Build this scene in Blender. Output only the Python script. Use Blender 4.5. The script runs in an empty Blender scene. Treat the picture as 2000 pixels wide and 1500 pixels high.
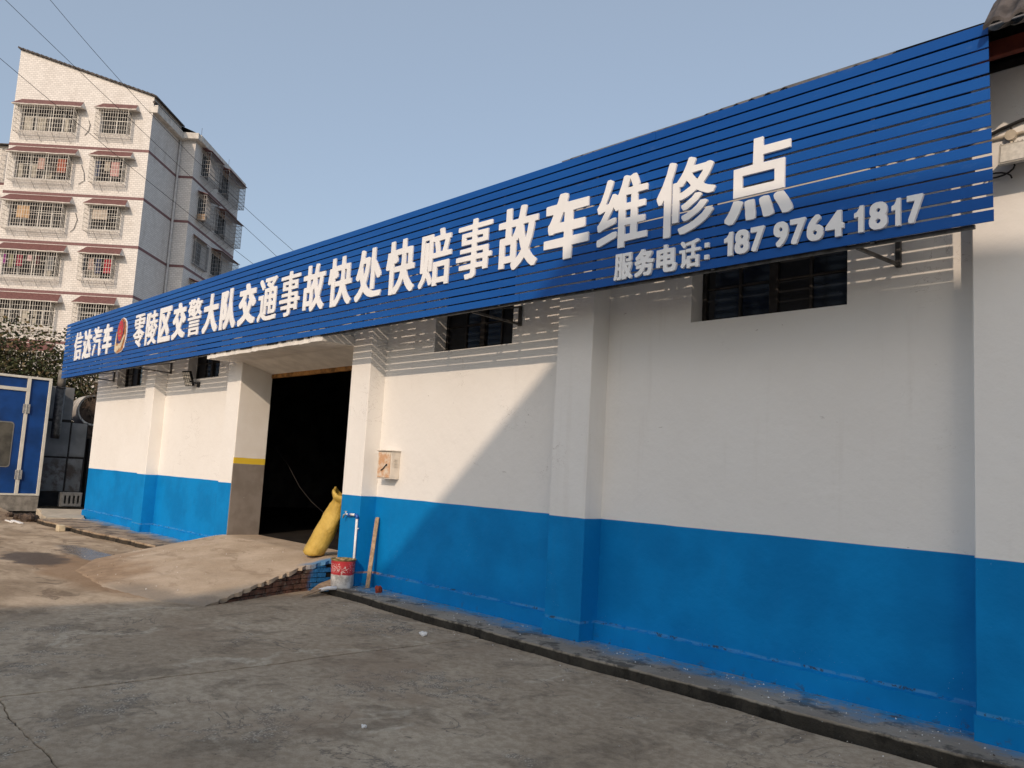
import bpy, math, random
import numpy as np
from mathutils import Vector, Matrix
random.seed(7); RNG = np.random.default_rng(11)
scene = bpy.context.scene
C = scene.collection

# ------------------------------------------------------------------ camera
YAW, PITCH, ROLL = 0.817745, 0.1123045, 0.0555538
CAMH = 1.62
fwd = Vector((-math.sin(YAW)*math.cos(PITCH), math.cos(YAW)*math.cos(PITCH), math.sin(PITCH)))
rgt = fwd.cross(Vector((0, 0, 1))).normalized(); upv = rgt.cross(fwd)
r2 = rgt*math.cos(ROLL)+upv*math.sin(ROLL); u2 = -rgt*math.sin(ROLL)+upv*math.cos(ROLL)
cam = bpy.data.cameras.new('camera'); cam.sensor_width = 36; cam.lens = 1595.65/2000*36
cam.clip_start = .05; cam.clip_end = 3000
co = bpy.data.objects.new('camera', cam); C.objects.link(co)
M3 = Matrix((r2, u2, -fwd)).transposed()
co.matrix_world = Matrix.Translation((0, 0, CAMH)) @ M3.to_4x4()
scene.camera = co

# ------------------------------------------------------------------ sky, sun, exposure
SUN = Vector((0.62, -1.0, 0.62)).normalized()
SUN_EL = math.asin(SUN.z); SUN_AZ = math.atan2(SUN.x, SUN.y)     # clockwise from +Y
w = bpy.data.worlds.new("World"); scene.world = w; w.use_nodes = True
nt = w.node_tree
for n in list(nt.nodes): nt.nodes.remove(n)
out = nt.nodes.new('ShaderNodeOutputWorld'); bg = nt.nodes.new('ShaderNodeBackground')
sky = nt.nodes.new('ShaderNodeTexSky'); sky.sky_type = 'NISHITA'; sky.sun_disc = False
sky.sun_elevation = SUN_EL; sky.sun_rotation = SUN_AZ
sky.altitude = 0; sky.air_density = 1.0; sky.dust_density = 3.0; sky.ozone_density = 1.5
bg.inputs['Strength'].default_value = 0.078
veil = nt.nodes.new('ShaderNodeMix'); veil.data_type = 'RGBA'; veil.blend_type = 'ADD'; veil.clamp_result = False   # even milky haze over the whole sky
veil.inputs[0].default_value = 1.0; veil.inputs[7].default_value = (2.6, 2.95, 3.3, 1)
nt.links.new(sky.outputs[0], veil.inputs[6]); nt.links.new(veil.outputs[2], bg.inputs[0]); nt.links.new(bg.outputs[0], out.inputs[0])
sl = bpy.data.lights.new('sun', 'SUN'); sl.energy = 2.0; sl.angle = math.radians(0.5); sl.color = (1, .78, .58)
so = bpy.data.objects.new('sun', sl); C.objects.link(so); so.location = (20, -30, 30)
so.rotation_euler = SUN.to_track_quat('Z', 'Y').to_euler()
scene.view_settings.view_transform = 'Standard'; scene.view_settings.look = 'None'
scene.view_settings.exposure = 0.20; scene.view_settings.gamma = 1.0
scene.view_settings.use_curve_mapping = False
scene.render.engine = 'CYCLES'
scene.cycles.max_bounces = 8; scene.cycles.diffuse_bounces = 4

# ------------------------------------------------------------------ helpers: mesh
class MB:
    def __init__(s): s.v = []; s.f = []; s.m = []
    def add(s, vs, fs, mi=0):
        b = len(s.v); s.v += [tuple(p) for p in vs]
        s.f += [tuple(i+b for i in f) for f in fs]; s.m += [mi]*len(fs); return s
    def box(s, x0, x1, y0, y1, z0, z1, mi=0):
        return s.add([(x0,y0,z0),(x1,y0,z0),(x1,y1,z0),(x0,y1,z0),(x0,y0,z1),(x1,y0,z1),(x1,y1,z1),(x0,y1,z1)],
              [(0,3,2,1),(4,5,6,7),(0,1,5,4),(1,2,6,5),(2,3,7,6),(3,0,4,7)], mi)
    def cbox(s, x0, x1, y0, y1, z0, z1, c=.004, mi=0):   # box with chamfered edges
        xs=(x0,x1); ys=(y0,y1); zs=(z0,z1); vs=[]; idx={}
        for i in (0,1):
            for j in (0,1):
                for k in (0,1):
                    dx=c if i==0 else -c; dy=c if j==0 else -c; dz=c if k==0 else -c
                    for ax in range(3):
                        p=[xs[i]+dx, ys[j]+dy, zs[k]+dz]; p[ax]=(xs[i],ys[j],zs[k])[ax]
                        idx[(i,j,k,ax)]=len(vs); vs.append(p)
        fs=[]
        for ax in range(3):
            a,b=[q for q in range(3) if q!=ax]
            for sd in (0,1):
                ring=[]
                for (p,q) in ((0,0),(1,0),(1,1),(0,1)):
                    key=[0,0,0]; key[ax]=sd; key[a]=p; key[b]=q
                    ring.append(idx[(*key,ax)])
                fs.append(tuple(ring))
        for ax in range(3):
            a,b=[q for q in range(3) if q!=ax]
            for p in (0,1):
                for q in (0,1):
                    k0=[0,0,0];k1=[0,0,0];k0[ax]=0;k1[ax]=1;k0[a]=k1[a]=p;k0[b]=k1[b]=q
                    fs.append((idx[(*k0,a)],idx[(*k1,a)],idx[(*k1,b)],idx[(*k0,b)]))
        for i in (0,1):
            for j in (0,1):
                for k in (0,1): fs.append((idx[(i,j,k,0)],idx[(i,j,k,1)],idx[(i,j,k,2)]))
        return s.add(vs, fs, mi)
    def prism(s, poly, axis, a0, a1, mi=0):       # polygon (2D) extruded along an axis
        def P(p, a):
            return {'x':(a,p[0],p[1]),'y':(p[0],a,p[1]),'z':(p[0],p[1],a)}[axis]
        n=len(poly); vs=[P(p,a0) for p in poly]+[P(p,a1) for p in poly]
        fs=[tuple(range(n)), tuple(range(2*n-1,n-1,-1))]+[(i,(i+1)%n,n+(i+1)%n,n+i) for i in range(n)]
        return s.add(vs, fs, mi)
    def tube(s, pts, r, n=8, cap=True, mi=0):
        pts=[Vector(p) for p in pts]; rs=r if isinstance(r,(list,tuple)) else [r]*len(pts)
        vs=[]; fs=[]; prev=None
        for i,p in enumerate(pts):
            t=(pts[min(i+1,len(pts)-1)]-pts[max(i-1,0)]).normalized()
            if prev is None:
                a=Vector((0,0,1)) if abs(t.z)<.9 else Vector((1,0,0)); nrm=t.cross(a).normalized()
            else:
                nrm=(prev-t*prev.dot(t)).normalized()
            prev=nrm; bi=t.cross(nrm)
            for k in range(n):
                a=2*math.pi*(k+.5)/n; vs.append(p+(nrm*math.cos(a)+bi*math.sin(a))*rs[i])
        for i in range(len(pts)-1):
            for k in range(n):
                fs.append((i*n+k,i*n+(k+1)%n,(i+1)*n+(k+1)%n,(i+1)*n+k))
        if cap: fs.append(tuple(range(n-1,-1,-1))); fs.append(tuple((len(pts)-1)*n+k for k in range(n)))
        return s.add(vs, fs, mi)
    def bar(s, p0, p1, r, mi=0): return s.tube([p0,p1], r, 4, True, mi)
    def lathe(s, c, prof, n=24, mi=0):
        vs=[]; fs=[]
        for (r,z) in prof:
            for k in range(n):
                a=2*math.pi*k/n; vs.append((c[0]+r*math.cos(a),c[1]+r*math.sin(a),c[2]+z))
        for i in range(len(prof)-1):
            for k in range(n): fs.append((i*n+k,i*n+(k+1)%n,(i+1)*n+(k+1)%n,(i+1)*n+k))
        return s.add(vs, fs, mi)
    def grid(s, nx, ny, fn, mi=0):
        vs=[fn(i/(nx-1), j/(ny-1)) for j in range(ny) for i in range(nx)]
        fs=[(j*nx+i,j*nx+i+1,(j+1)*nx+i+1,(j+1)*nx+i) for j in range(ny-1) for i in range(nx-1)]
        return s.add(vs, fs, mi)
    def rock(s, c, r, seed=0, sq=(1,1,1), sub=6):
        rr=random.Random(seed); vs=[]; n=sub*2
        ph=[rr.uniform(0,6) for _ in range(4)]
        for i in range(sub+1):
            th=math.pi*i/sub
            for k in range(n):
                a=2*math.pi*k/n
                q=r*(1+.22*math.sin(3*a+ph[0]+2*th)+.18*math.cos(2*a+ph[1])*math.sin(2*th+ph[2])+rr.uniform(-.1,.1))
                if i in (0,sub): q=r*.8
                vs.append((c[0]+q*sq[0]*math.sin(th)*math.cos(a), c[1]+q*sq[1]*math.sin(th)*math.sin(a), c[2]+q*sq[2]*math.cos(th)))
        fs=[(i*n+k,(i+1)*n+k,(i+1)*n+(k+1)%n,i*n+(k+1)%n) for i in range(sub) for k in range(n)]
        return s.add(vs, fs)

WL = {}
def _wl(o):
    return WL.get(o.name, Vector((0,0,0))) if o else Vector((0,0,0))
def link(name, me, parent=None, loc=(0,0,0)):
    o = bpy.data.objects.new(name, me); C.objects.link(o); o.location = loc
    if parent: o.parent = parent
    WL[o.name] = _wl(parent)+Vector(loc)
    return o
def mesh(name, mb, mat, origin=(0,0,0), smooth=False, recalc=True):
    me = bpy.data.meshes.new(name); ox,oy,oz = origin
    me.from_pydata([(x-ox,y-oy,z-oz) for x,y,z in mb.v], [], mb.f)
    for m in (mat if isinstance(mat,(list,tuple)) else [mat]): me.materials.append(m)
    if any(mb.m): me.polygons.foreach_set('material_index', mb.m)
    if recalc:
        import bmesh
        b = bmesh.new(); b.from_mesh(me); bmesh.ops.recalc_face_normals(b, faces=b.faces); b.to_mesh(me); b.free()
    if smooth: me.polygons.foreach_set('use_smooth', [True]*len(me.polygons))
    me.update(); return me
def part(name, mb, mat, parent, smooth=False, local=False, stuff=False, label=None):
    me = mesh(name, mb, mat, (0,0,0) if local else _wl(parent), smooth)
    o = link(name, me, parent)
    if stuff: o['kind'] = 'stuff'
    if label: o['label'] = label
    return o
def tag(o, label=None, cat=None, group=None, kind=None):
    if label: o['label'] = label
    if cat: o['category'] = cat
    if group: o['group'] = group
    if kind: o['kind'] = kind
    return o
def thing(name, label, cat, loc, rz=0, group=None):
    o = link(name, None, None, loc); o.rotation_euler = (0,0,rz)
    return tag(o, label, cat, group)
def single(name, mb, mat, loc, label, cat, group=None, smooth=False):
    me = mesh(name, mb, mat, loc, smooth); return tag(link(name, me, None, loc), label, cat, group)
def struct(name, mb, mat, loc=(0,0,0), smooth=False):
    return tag(link(name, mesh(name, mb, mat, loc, smooth), None, loc), kind='structure')
def copy_tree(o, parent=None):
    c = o.copy(); C.objects.link(c); c.parent = parent
    for ch in list(o.children): copy_tree(ch, c)
    return c
def openings_wall(mb, x0, x1, z0, z1, y, ops, depth, axis='y'):
    """flat wall facing -y with rectangular openings and their reveals"""
    xs = sorted({x0,x1,*[o[0] for o in ops],*[o[1] for o in ops]}); zs = sorted({z0,z1,*[o[2] for o in ops],*[o[3] for o in ops]})
    for i in range(len(xs)-1):
        for j in range(len(zs)-1):
            cx=(xs[i]+xs[i+1])/2; cz=(zs[j]+zs[j+1])/2
            if any(o[0]<cx<o[1] and o[2]<cz<o[3] for o in ops): continue
            mb.add([(xs[i],y,zs[j]),(xs[i+1],y,zs[j]),(xs[i+1],y,zs[j+1]),(xs[i],y,zs[j+1])],[(0,1,2,3)])
    for a,b,c,d in ops:
        mb.add([(a,y,c),(b,y,c),(b,y,d),(a,y,d),(a,y+depth,c),(b,y+depth,c),(b,y+depth,d),(a,y+depth,d)],
               [(0,4,5,1),(1,5,6,2),(2,6,7,3),(3,7,4,0)])

# ------------------------------------------------------------------ helpers: materials
class NT:
    def __init__(s, name, rough=.8, spec=.3):
        s.m = bpy.data.materials.new(name); s.m.use_nodes = True; s.t = s.m.node_tree
        s.b = s.t.nodes['Principled BSDF']; s.b.inputs['Roughness'].default_value = rough
        s.b.inputs['Specular IOR Level'].default_value = spec
        g = s.t.nodes.new('ShaderNodeNewGeometry'); s.pos = g.outputs['Position']; s._sep = None; s._obj = None
    def n(s, t, **k):
        o = s.t.nodes.new(t)
        for a,v in k.items(): setattr(o,a,v)
        return o
    def L(s, a, b): s.t.links.new(a, b)
    def setin(s, sock, v):
        if hasattr(v,'is_output'): s.L(v, sock)
        elif isinstance(v,(tuple,list)) and len(v)==3 and sock.type=='RGBA': sock.default_value=(*v,1)
        else: sock.default_value = v
    @property
    def obj(s):
        if s._obj is None: s._obj = s.n('ShaderNodeTexCoord').outputs['Object']
        return s._obj
    def xyz(s, vec=None):
        if vec is None:
            if s._sep is None:
                s._sep = s.n('ShaderNodeSeparateXYZ'); s.L(s.pos, s._sep.inputs[0])
            return s._sep.outputs
        p = s.n('ShaderNodeSeparateXYZ'); s.L(vec, p.inputs[0]); return p.outputs
    def math(s, op, a, b=0.0, c=None, clamp=False):
        o = s.n('ShaderNodeMath', operation=op, use_clamp=clamp); s.setin(o.inputs[0],a); s.setin(o.inputs[1],b)
        if c is not None: s.setin(o.inputs[2], c)
        return o.outputs[0]
    def scale(s, vec, k):
        o = s.n('ShaderNodeVectorMath', operation='MULTIPLY'); s.L(vec,o.inputs[0]); o.inputs[1].default_value = k; return o.outputs[0]
    def noise(s, sc, det=4, rough=.55, vec=None, dist=0):
        o = s.n('ShaderNodeTexNoise'); s.L(vec or s.pos, o.inputs['Vector']); o.inputs['Scale'].default_value=sc
        o.inputs['Detail'].default_value=det; o.inputs['Roughness'].default_value=rough; o.inputs['Distortion'].default_value=dist
        return o.outputs['Fac']
    def voro(s, sc, vec=None, feat='F1'):
        o = s.n('ShaderNodeTexVoronoi', feature=feat); s.L(vec or s.pos, o.inputs['Vector']); o.inputs['Scale'].default_value=sc
        return o.outputs['Distance']
    def step(s, v, a, b):        # smooth 0..1 between a and b
        o = s.n('ShaderNodeMapRange', interpolation_type='SMOOTHSTEP'); s.setin(o.inputs['Value'], v)
        o.inputs['From Min'].default_value=a; o.inputs['From Max'].default_value=b; o.inputs['To Min'].default_value=0; o.inputs['To Max'].default_value=1
        if a>b:
            o.inputs['From Min'].default_value=b; o.inputs['From Max'].default_value=a; o.inputs['To Min'].default_value=1; o.inputs['To Max'].default_value=0
        return o.outputs[0]
    def mix(s, f, a, b, blend='MIX'):
        o = s.n('ShaderNodeMix', data_type='RGBA', blend_type=blend); s.setin(o.inputs[0], f); s.setin(o.inputs[6], a); s.setin(o.inputs[7], b)
        return o.outputs[2]
    def bump(s, h, strength=.3, dist=.02):
        o = s.n('ShaderNodeBump'); s.L(h, o.inputs['Height']); o.inputs['Strength'].default_value=strength; o.inputs['Distance'].default_value=dist
        s.L(o.outputs[0], s.b.inputs['Normal']); return o
    def col(s, c): s.setin(s.b.inputs['Base Color'], c); return s
    def rough(s, r): s.setin(s.b.inputs['Roughness'], r); return s

def simple(name, c, rough=.7, var=.12, sc=6, spec=.3, metal=0, bump=0, bsc=40):
    t = NT(name, rough, spec); v = t.noise(sc, 5)
    d = tuple(x*(1-var*1.6) for x in c); e = tuple(min(1,x*(1+var)) for x in c)
    t.col(t.mix(t.step(v,.3,.7), d, e)); t.b.inputs['Metallic'].default_value = metal
    if bump: t.bump(t.noise(bsc,4), bump, .01)
    return t.m

WHITE = (.81,.80,.78); BLUE = (.006,.165,.46)
def wall_paint():
    t = NT('two_tone_wall_paint', .75, .14); X,Y,Z = t.xyz()
    wob = t.math('MULTIPLY', t.math('SUBTRACT', t.noise(1.1,3), .5), .02)
    blue = t.step(t.math('ADD', Z, wob), 1.2545, 1.2485)
    big = t.noise(.9,4); sm = t.noise(7,5)
    wv = t.scale(t.pos, (5.0,5.0,.35)); streak = t.noise(1.6,5,.6,wv)
    wc = t.mix(t.step(big,.35,.7), (.785,.77,.745), WHITE)
    wc = t.mix(t.math('MULTIPLY', t.step(streak,.58,.78), .13), wc, (.52,.47,.42))
    # hairline cracks and rubbed dark marks in the plaster
    cv = t.noise(2.2,6,.62,t.scale(t.pos,(1,1,1.7)),.6); crack = t.math('MULTIPLY', t.step(t.math('ABSOLUTE', t.math('SUBTRACT', cv,.5)), .0035,.0), t.step(t.noise(.8,2),.56,.66))
    wc = t.mix(t.math('MULTIPLY', crack, .75), wc, (.30,.26,.23))
    spot = t.math('MULTIPLY', t.step(t.noise(16,3,.5,t.scale(t.pos,(.6,.6,1.6))),.735,.76), t.step(t.noise(1.3,2),.52,.62))
    wc = t.mix(t.math('MULTIPLY', spot,.7), wc, (.33,.30,.28))
    bc = t.mix(t.step(t.noise(1.4,4),.35,.68), (.001,.185,.49), (.002,.235,.60))
    bc = t.mix(t.math('MULTIPLY', t.step(streak,.55,.8), .25), bc, (.015,.20,.50))
    low = t.step(t.math('ADD', Z, t.math('MULTIPLY', t.noise(3.5,4), .12)), .24, .10)
    chip = t.math('MULTIPLY', low, t.step(t.noise(13,6,.68),.585,.63))
    bc = t.mix(t.math('MULTIPLY',chip,.85), bc, (.055,.06,.062))
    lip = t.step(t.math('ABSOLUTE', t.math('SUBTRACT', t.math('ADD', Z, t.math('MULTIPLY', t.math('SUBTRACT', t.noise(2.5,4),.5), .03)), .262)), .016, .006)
    bc = t.mix(t.math('MULTIPLY', t.math('MULTIPLY',lip, t.step(t.noise(9,6,.7),.42,.52)),.75), bc, (.07,.29,.58))  # lighter worn paint on the lip, also painting in its highlight
    bc = t.mix(t.math('MULTIPLY', t.math('MULTIPLY',lip, t.step(t.noise(12,6,.7,None,.5),.57,.60)),.85), bc, (.05,.055,.06))
    bc = t.mix(t.math('MULTIPLY', t.math('MULTIPLY',lip, t.step(t.noise(.9,3),.60,.66)),.8), bc, (.42,.20,.10))
    splash = t.math('MULTIPLY', t.step(t.voro(30), .07,.04), t.step(t.noise(1.0,2),.55,.7))
    bc = t.mix(splash, bc, (.45,.55,.62))
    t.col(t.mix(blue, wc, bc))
    t.rough(t.mix(blue, (.82,.82,.82), (.68,.68,.68)))
    h = t.math('ADD', t.math('MULTIPLY', t.noise(3.2,4), 1.0), t.math('ADD', t.math('MULTIPLY', sm,.35), t.math('MULTIPLY', t.noise(90,3),.06)))
    t.bump(h, .42, .03); return t.m
def jamb_paint():
    t = NT('jamb_paint', .8, .2); X,Y,Z = t.xyz()
    z = t.math('ADD', Z, t.math('MULTIPLY', t.math('SUBTRACT', t.noise(9,3),.5), .012))
    wc = t.mix(t.step(t.noise(3,5),.35,.7), (.74,.715,.68), (.78,.765,.74))
    gc = t.mix(t.step(t.noise(4,5),.35,.65), (.20,.175,.155), (.245,.22,.20))
    gc = t.mix(t.step(t.noise(18,3),.74,.76), gc, (.6,.58,.55))
    yel = (.70,.50,.045)
    c = t.mix(t.step(z,1.580,1.576), wc, gc)
    band = t.math('MULTIPLY', t.step(z,1.576,1.580), t.step(z,1.681,1.677))
    t.col(t.mix(band, c, yel))
    t.bump(t.math('ADD', t.noise(6,5), t.math('MULTIPLY',t.noise(28,4),.4)), .18, .02); return t.m
def concrete_yard():
    t = NT('yard_concrete', .92, .18); X,Y,Z = t.xyz()
    sv = t.scale(t.pos,(.55,1.0,1)); ev = t.scale(t.pos,(1.0,.42,1))
    a = t.noise(.55,7,.62); b = t.noise(1.9,8,.66,None,.5); g = t.noise(14,7,.7); f = t.noise(110,4,.65)
    c = t.mix(t.step(a,.36,.66), (.40,.325,.24), (.52,.435,.33))
    c = t.mix(t.math('MULTIPLY', t.step(b,.50,.62),.70), c, (.255,.208,.155))
    c = t.mix(t.math('MULTIPLY', t.step(t.noise(1.35,8,.68,None,.9),.57,.66),.60), c, (.62,.55,.44))
    c = t.mix(t.math('MULTIPLY', t.step(g,.38,.62),.55), c, (.56,.53,.48), 'MULTIPLY')
    c = t.mix(t.math('MULTIPLY', t.step(f,.45,.70),.35), c, (.50,.48,.44), 'MULTIPLY')
    # worn patches of exposed aggregate
    wm = t.math('MULTIPLY', t.step(t.noise(.85,6,.66,None,.4),.53,.58), t.step(t.noise(7,7,.72),.47,.56))
    grit = t.step(t.voro(60),.25,.5)
    c = t.mix(t.math('MULTIPLY',wm,.8), c, t.mix(grit,(.62,.57,.47),(.22,.19,.155)))
    pit = t.step(t.noise(21,4,.5),.685,.73); c = t.mix(t.math('MULTIPLY',pit,.75), c, (.075,.065,.055))
    scuff = t.math('MULTIPLY', t.step(t.math('ABSOLUTE', t.math('SUBTRACT', t.noise(1.1,7,.6,None,1.2),.5)),.012,.003), t.step(t.noise(.6,3),.5,.6)); c = t.mix(t.math('MULTIPLY',scuff,.6), c, (.10,.09,.08))
    # brown earth rubbed into the surface
    c = t.mix(t.math('MULTIPLY', t.step(t.noise(.42,6,.64,None,.5),.53,.64),.5), c, (.29,.215,.15))
    # dusty half of the yard beyond the ramp
    dust = t.step(t.math('ADD', X, t.math('MULTIPLY', t.math('SUBTRACT', t.noise(1.2,5),.5), 1.6)), -8.9,-9.9)
    dc = t.mix(t.step(t.noise(1.6,6,.65,sv,.6),.36,.66), (.31,.235,.16), (.56,.45,.33))
    dc = t.mix(t.math('MULTIPLY', t.step(t.noise(3.4,7,.66,sv,1.0),.54,.64),.8), dc, (.20,.15,.105))
    c = t.mix(t.math('MULTIPLY',dust,.92), c, t.mix(t.math('MULTIPLY', t.step(g,.36,.64),.35), dc, (.6,.56,.5), 'MULTIPLY'))
    # dried earth washed off the ramp, and the damp patch beside it
    def blob(cx,cy,rx,ry,k,am):
        dx=t.math('DIVIDE', t.math('SUBTRACT',X,cx), rx); dy=t.math('DIVIDE', t.math('SUBTRACT',Y,cy), ry)
        d=t.math('SQRT', t.math('ADD', t.math('MULTIPLY',dx,dx), t.math('MULTIPLY',dy,dy)))
        return t.step(t.math('ADD', d, t.math('MULTIPLY', t.math('SUBTRACT', t.noise(k,6,.65),.5), am)), 1.22,.78)
    earth = blob(-12.1,3.75,2.3,.62,1.4,1.1); c = t.mix(t.math('MULTIPLY',earth,.75), c, (.30,.195,.115))
    wet = blob(-14.0,3.45,.9,.42,2.2,1.6); c = t.mix(t.math('MULTIPLY',wet,.85), c, (.065,.050,.040))
    wet2 = blob(-14.3,4.35,1.5,.28,1.8,1.3); c = t.mix(t.math('MULTIPLY',wet2,.75), c, (.10,.095,.095))
    soil = t.math('MAXIMUM', blob(-23.3,4.7,2.6,.55,1.5,1.2), blob(-21.6,5.0,.8,.35,1.5,1.0)); c = t.mix(t.math('MULTIPLY',soil,.85), c, t.mix(t.step(t.noise(7,5,.7),.45,.6),(.30,.215,.14),(.10,.065,.042)))
    t.col(c); t.rough(t.mix(t.math('MAXIMUM',t.math('MULTIPLY',wet,.6),wet2), (.92,.92,.92), (.22,.22,.22)))
    h = t.math('ADD', t.math('ADD', t.math('MULTIPLY',b,.45), t.math('MULTIPLY',g,.5)), t.math('SUBTRACT', t.math('MULTIPLY',f,.09), t.math('MULTIPLY', pit,.25)))
    h = t.math('SUBTRACT', h, t.math('MULTIPLY', t.math('MULTIPLY',wm,grit),.25))
    t.bump(h, .7, .02); return t.m
def sidewalk_mat():
    t = NT('sidewalk_concrete', .9, .25); X,Y,Z = t.xyz()
    c = t.mix(t.step(t.noise(1.4,6,.62),.36,.66), (.27,.235,.19), (.40,.355,.29))
    c = t.mix(t.step(X,-13.5,-15), c, t.mix(t.step(t.noise(2.2,6,.65),.4,.62),(.40,.31,.22),(.26,.19,.13)))
    moss = t.math('MULTIPLY', t.step(t.noise(2.8,7,.68),.50,.60), .8); c = t.mix(moss, c, (.055,.05,.042))
    over = t.step(t.math('ADD', Y, t.math('MULTIPLY', t.math('SUBTRACT', t.noise(2.2,6,.66),.5), .75)), 5.80, 6.24)
    over = t.math('MULTIPLY', over, t.step(t.noise(11,5,.6),.28,.55))
    c = t.mix(t.math('MULTIPLY',over,.9), c, (.02,.30,.60))
    sp = t.math('MULTIPLY', t.step(t.voro(17),.10,.06), t.step(t.noise(1.1,3),.42,.56)); c = t.mix(sp, c, (.66,.64,.60))
    side = t.step(t.math('ADD', Z, t.math('MULTIPLY', t.noise(9,4), .02)), (.088), .072); c = t.mix(t.math('MULTIPLY',side,.9), c, t.mix(t.step(t.noise(8,5,.65),.45,.7),(.012,.011,.009),(.034,.030,.024)))  # near-black kerb face: dirt and gutter shade together in the colour
    t.col(c); t.bump(t.math('ADD', t.noise(9,6,.65), t.math('MULTIPLY', t.noise(70,4),.35)), .8, .025); return t.m
def ramp_mat():
    t = NT('ramp_concrete', .9, .2); X,Y,Z = t.xyz()
    sv = t.scale(t.pos,(.5,1.1,1))
    c = t.mix(t.step(t.noise(1.1,6,.62),.34,.68), (.44,.345,.25), (.60,.49,.375))
    c = t.mix(t.math('MULTIPLY', t.step(t.noise(2.6,7,.66,sv,.8),.52,.66),.6), c, (.30,.225,.155))
    toe = t.step(t.math('ADD',Z, t.math('MULTIPLY',t.noise(1.6,6,.6),.26)), .285,.18); toe = t.math('MULTIPLY', toe, t.step(t.math('ADD',X,t.noise(2,4)), -9.9,-10.9)); c = t.mix(t.math('MULTIPLY',toe,.85), c, t.mix(t.step(t.noise(5,6,.65),.4,.62),(.37,.255,.16),(.27,.18,.11)))
    grey = t.math('MULTIPLY', t.step(t.math('ADD',Z, t.math('MULTIPLY',t.noise(3,5),.10)), .13,.06), t.step(X,-11.2,-10.2)); c = t.mix(t.math('MULTIPLY',grey,.8), c, (.25,.215,.175))
    sp = t.math('MULTIPLY', t.step(t.voro(7.5),.05,.03), t.step(t.noise(1.5,2),.45,.6)); c = t.mix(sp, c, (.70,.68,.64))
    pit = t.step(t.noise(17,4,.5),.71,.75); c = t.mix(t.math('MULTIPLY',pit,.6), c, (.14,.10,.07))
    edge = t.math('MULTIPLY', t.step(t.math('ADD',X,t.math('MULTIPLY',t.noise(5,4),.25)),-9.72,-9.52), t.step(t.math('ADD',Y,t.math('MULTIPLY',t.noise(4,4),.4)),5.65,5.95)); c = t.mix(t.math('MULTIPLY',edge,.85), c, (.03,.22,.46))
    t.col(c); t.bump(t.math('ADD', t.noise(6,6,.62), t.math('MULTIPLY', t.noise(60,4),.3)), .6, .03); return t.m
def brick_mat():
    t = NT('old_brick', .9, .2); X,Y,Z = t.xyz()
    c = t.mix(t.step(t.noise(9,5),.35,.7), (.085,.048,.036), (.17,.085,.06))
    c = t.mix(t.math('MULTIPLY', t.step(t.noise(14,6,.7),.52,.64),.8), c, (.15,.13,.11))
    blue = t.step(t.math('ADD', Y, t.math('MULTIPLY', t.math('SUBTRACT', t.noise(6,5),.5), .35)), 5.56, 5.66)
    t.col(t.mix(t.math('MULTIPLY',blue,.92), c, (.012,.14,.36))); t.bump(t.noise(30,5,.65), .9, .02); return t.m
def tile_wall():
    t = NT('white_tile_cladding', .55, .4); o = t.xyz(t.obj)
    cb = t.n('ShaderNodeCombineXYZ'); t.L(t.math('ADD', o[0], o[1]), cb.inputs[0]); t.L(o[2], cb.inputs[1])
    br = t.n('ShaderNodeTexBrick'); t.L(cb.outputs[0], br.inputs['Vector']); br.offset = .5
    br.inputs['Scale'].default_value = 1; br.inputs['Brick Width'].default_value=.25; br.inputs['Row Height'].default_value=.125
    br.inputs['Mortar Size'].default_value=.013; br.inputs['Mortar Smooth'].default_value=.3; br.inputs['Bias'].default_value=0
    br.inputs['Color1'].default_value=(.70,.685,.67,1); br.inputs['Color2'].default_value=(.60,.585,.57,1); br.inputs['Mortar'].default_value=(.42,.41,.41,1)
    g = t.mix(t.math('MULTIPLY', t.step(t.noise(.7,5,.6,t.scale(t.obj,(1,1,.35))),.5,.72),.35), br.outputs['Color'], (.50,.45,.40), 'MULTIPLY')
    t.col(g); t.bump(br.outputs['Fac'], -.25, .01); return t.m
def corrugated(name, c):
    t = NT(name, .85, .2); cc = t.mix(t.step(t.noise(2.2,6,.65),.35,.68), tuple(x*.55 for x in c), c)
    cc = t.mix(t.math('MULTIPLY',t.step(t.noise(9,5,.65),.55,.7),.6), cc, (.05,.045,.04)); t.col(cc); t.bump(t.noise(40,4),.3,.01); return t.m
def blue_slat():
    t = NT('blue_enamel_slat', .42, .22); ev = t.scale(t.pos,(.25,1,1.2))
    c = t.mix(t.step(t.noise(1.2,5,.6,ev),.3,.72), (.0035,.070,.310), (.006,.092,.365))
    c = t.mix(t.math('MULTIPLY', t.step(t.noise(14,5,.7,t.scale(t.pos,(.3,1,1))),.58,.72),.16), c, (.10,.19,.36)); t.col(c)
    t.rough(t.mix(t.noise(3,4), (.36,.36,.36), (.55,.55,.55))); t.bump(t.noise(4,3,.5,ev), .12, .01); return t.m
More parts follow.
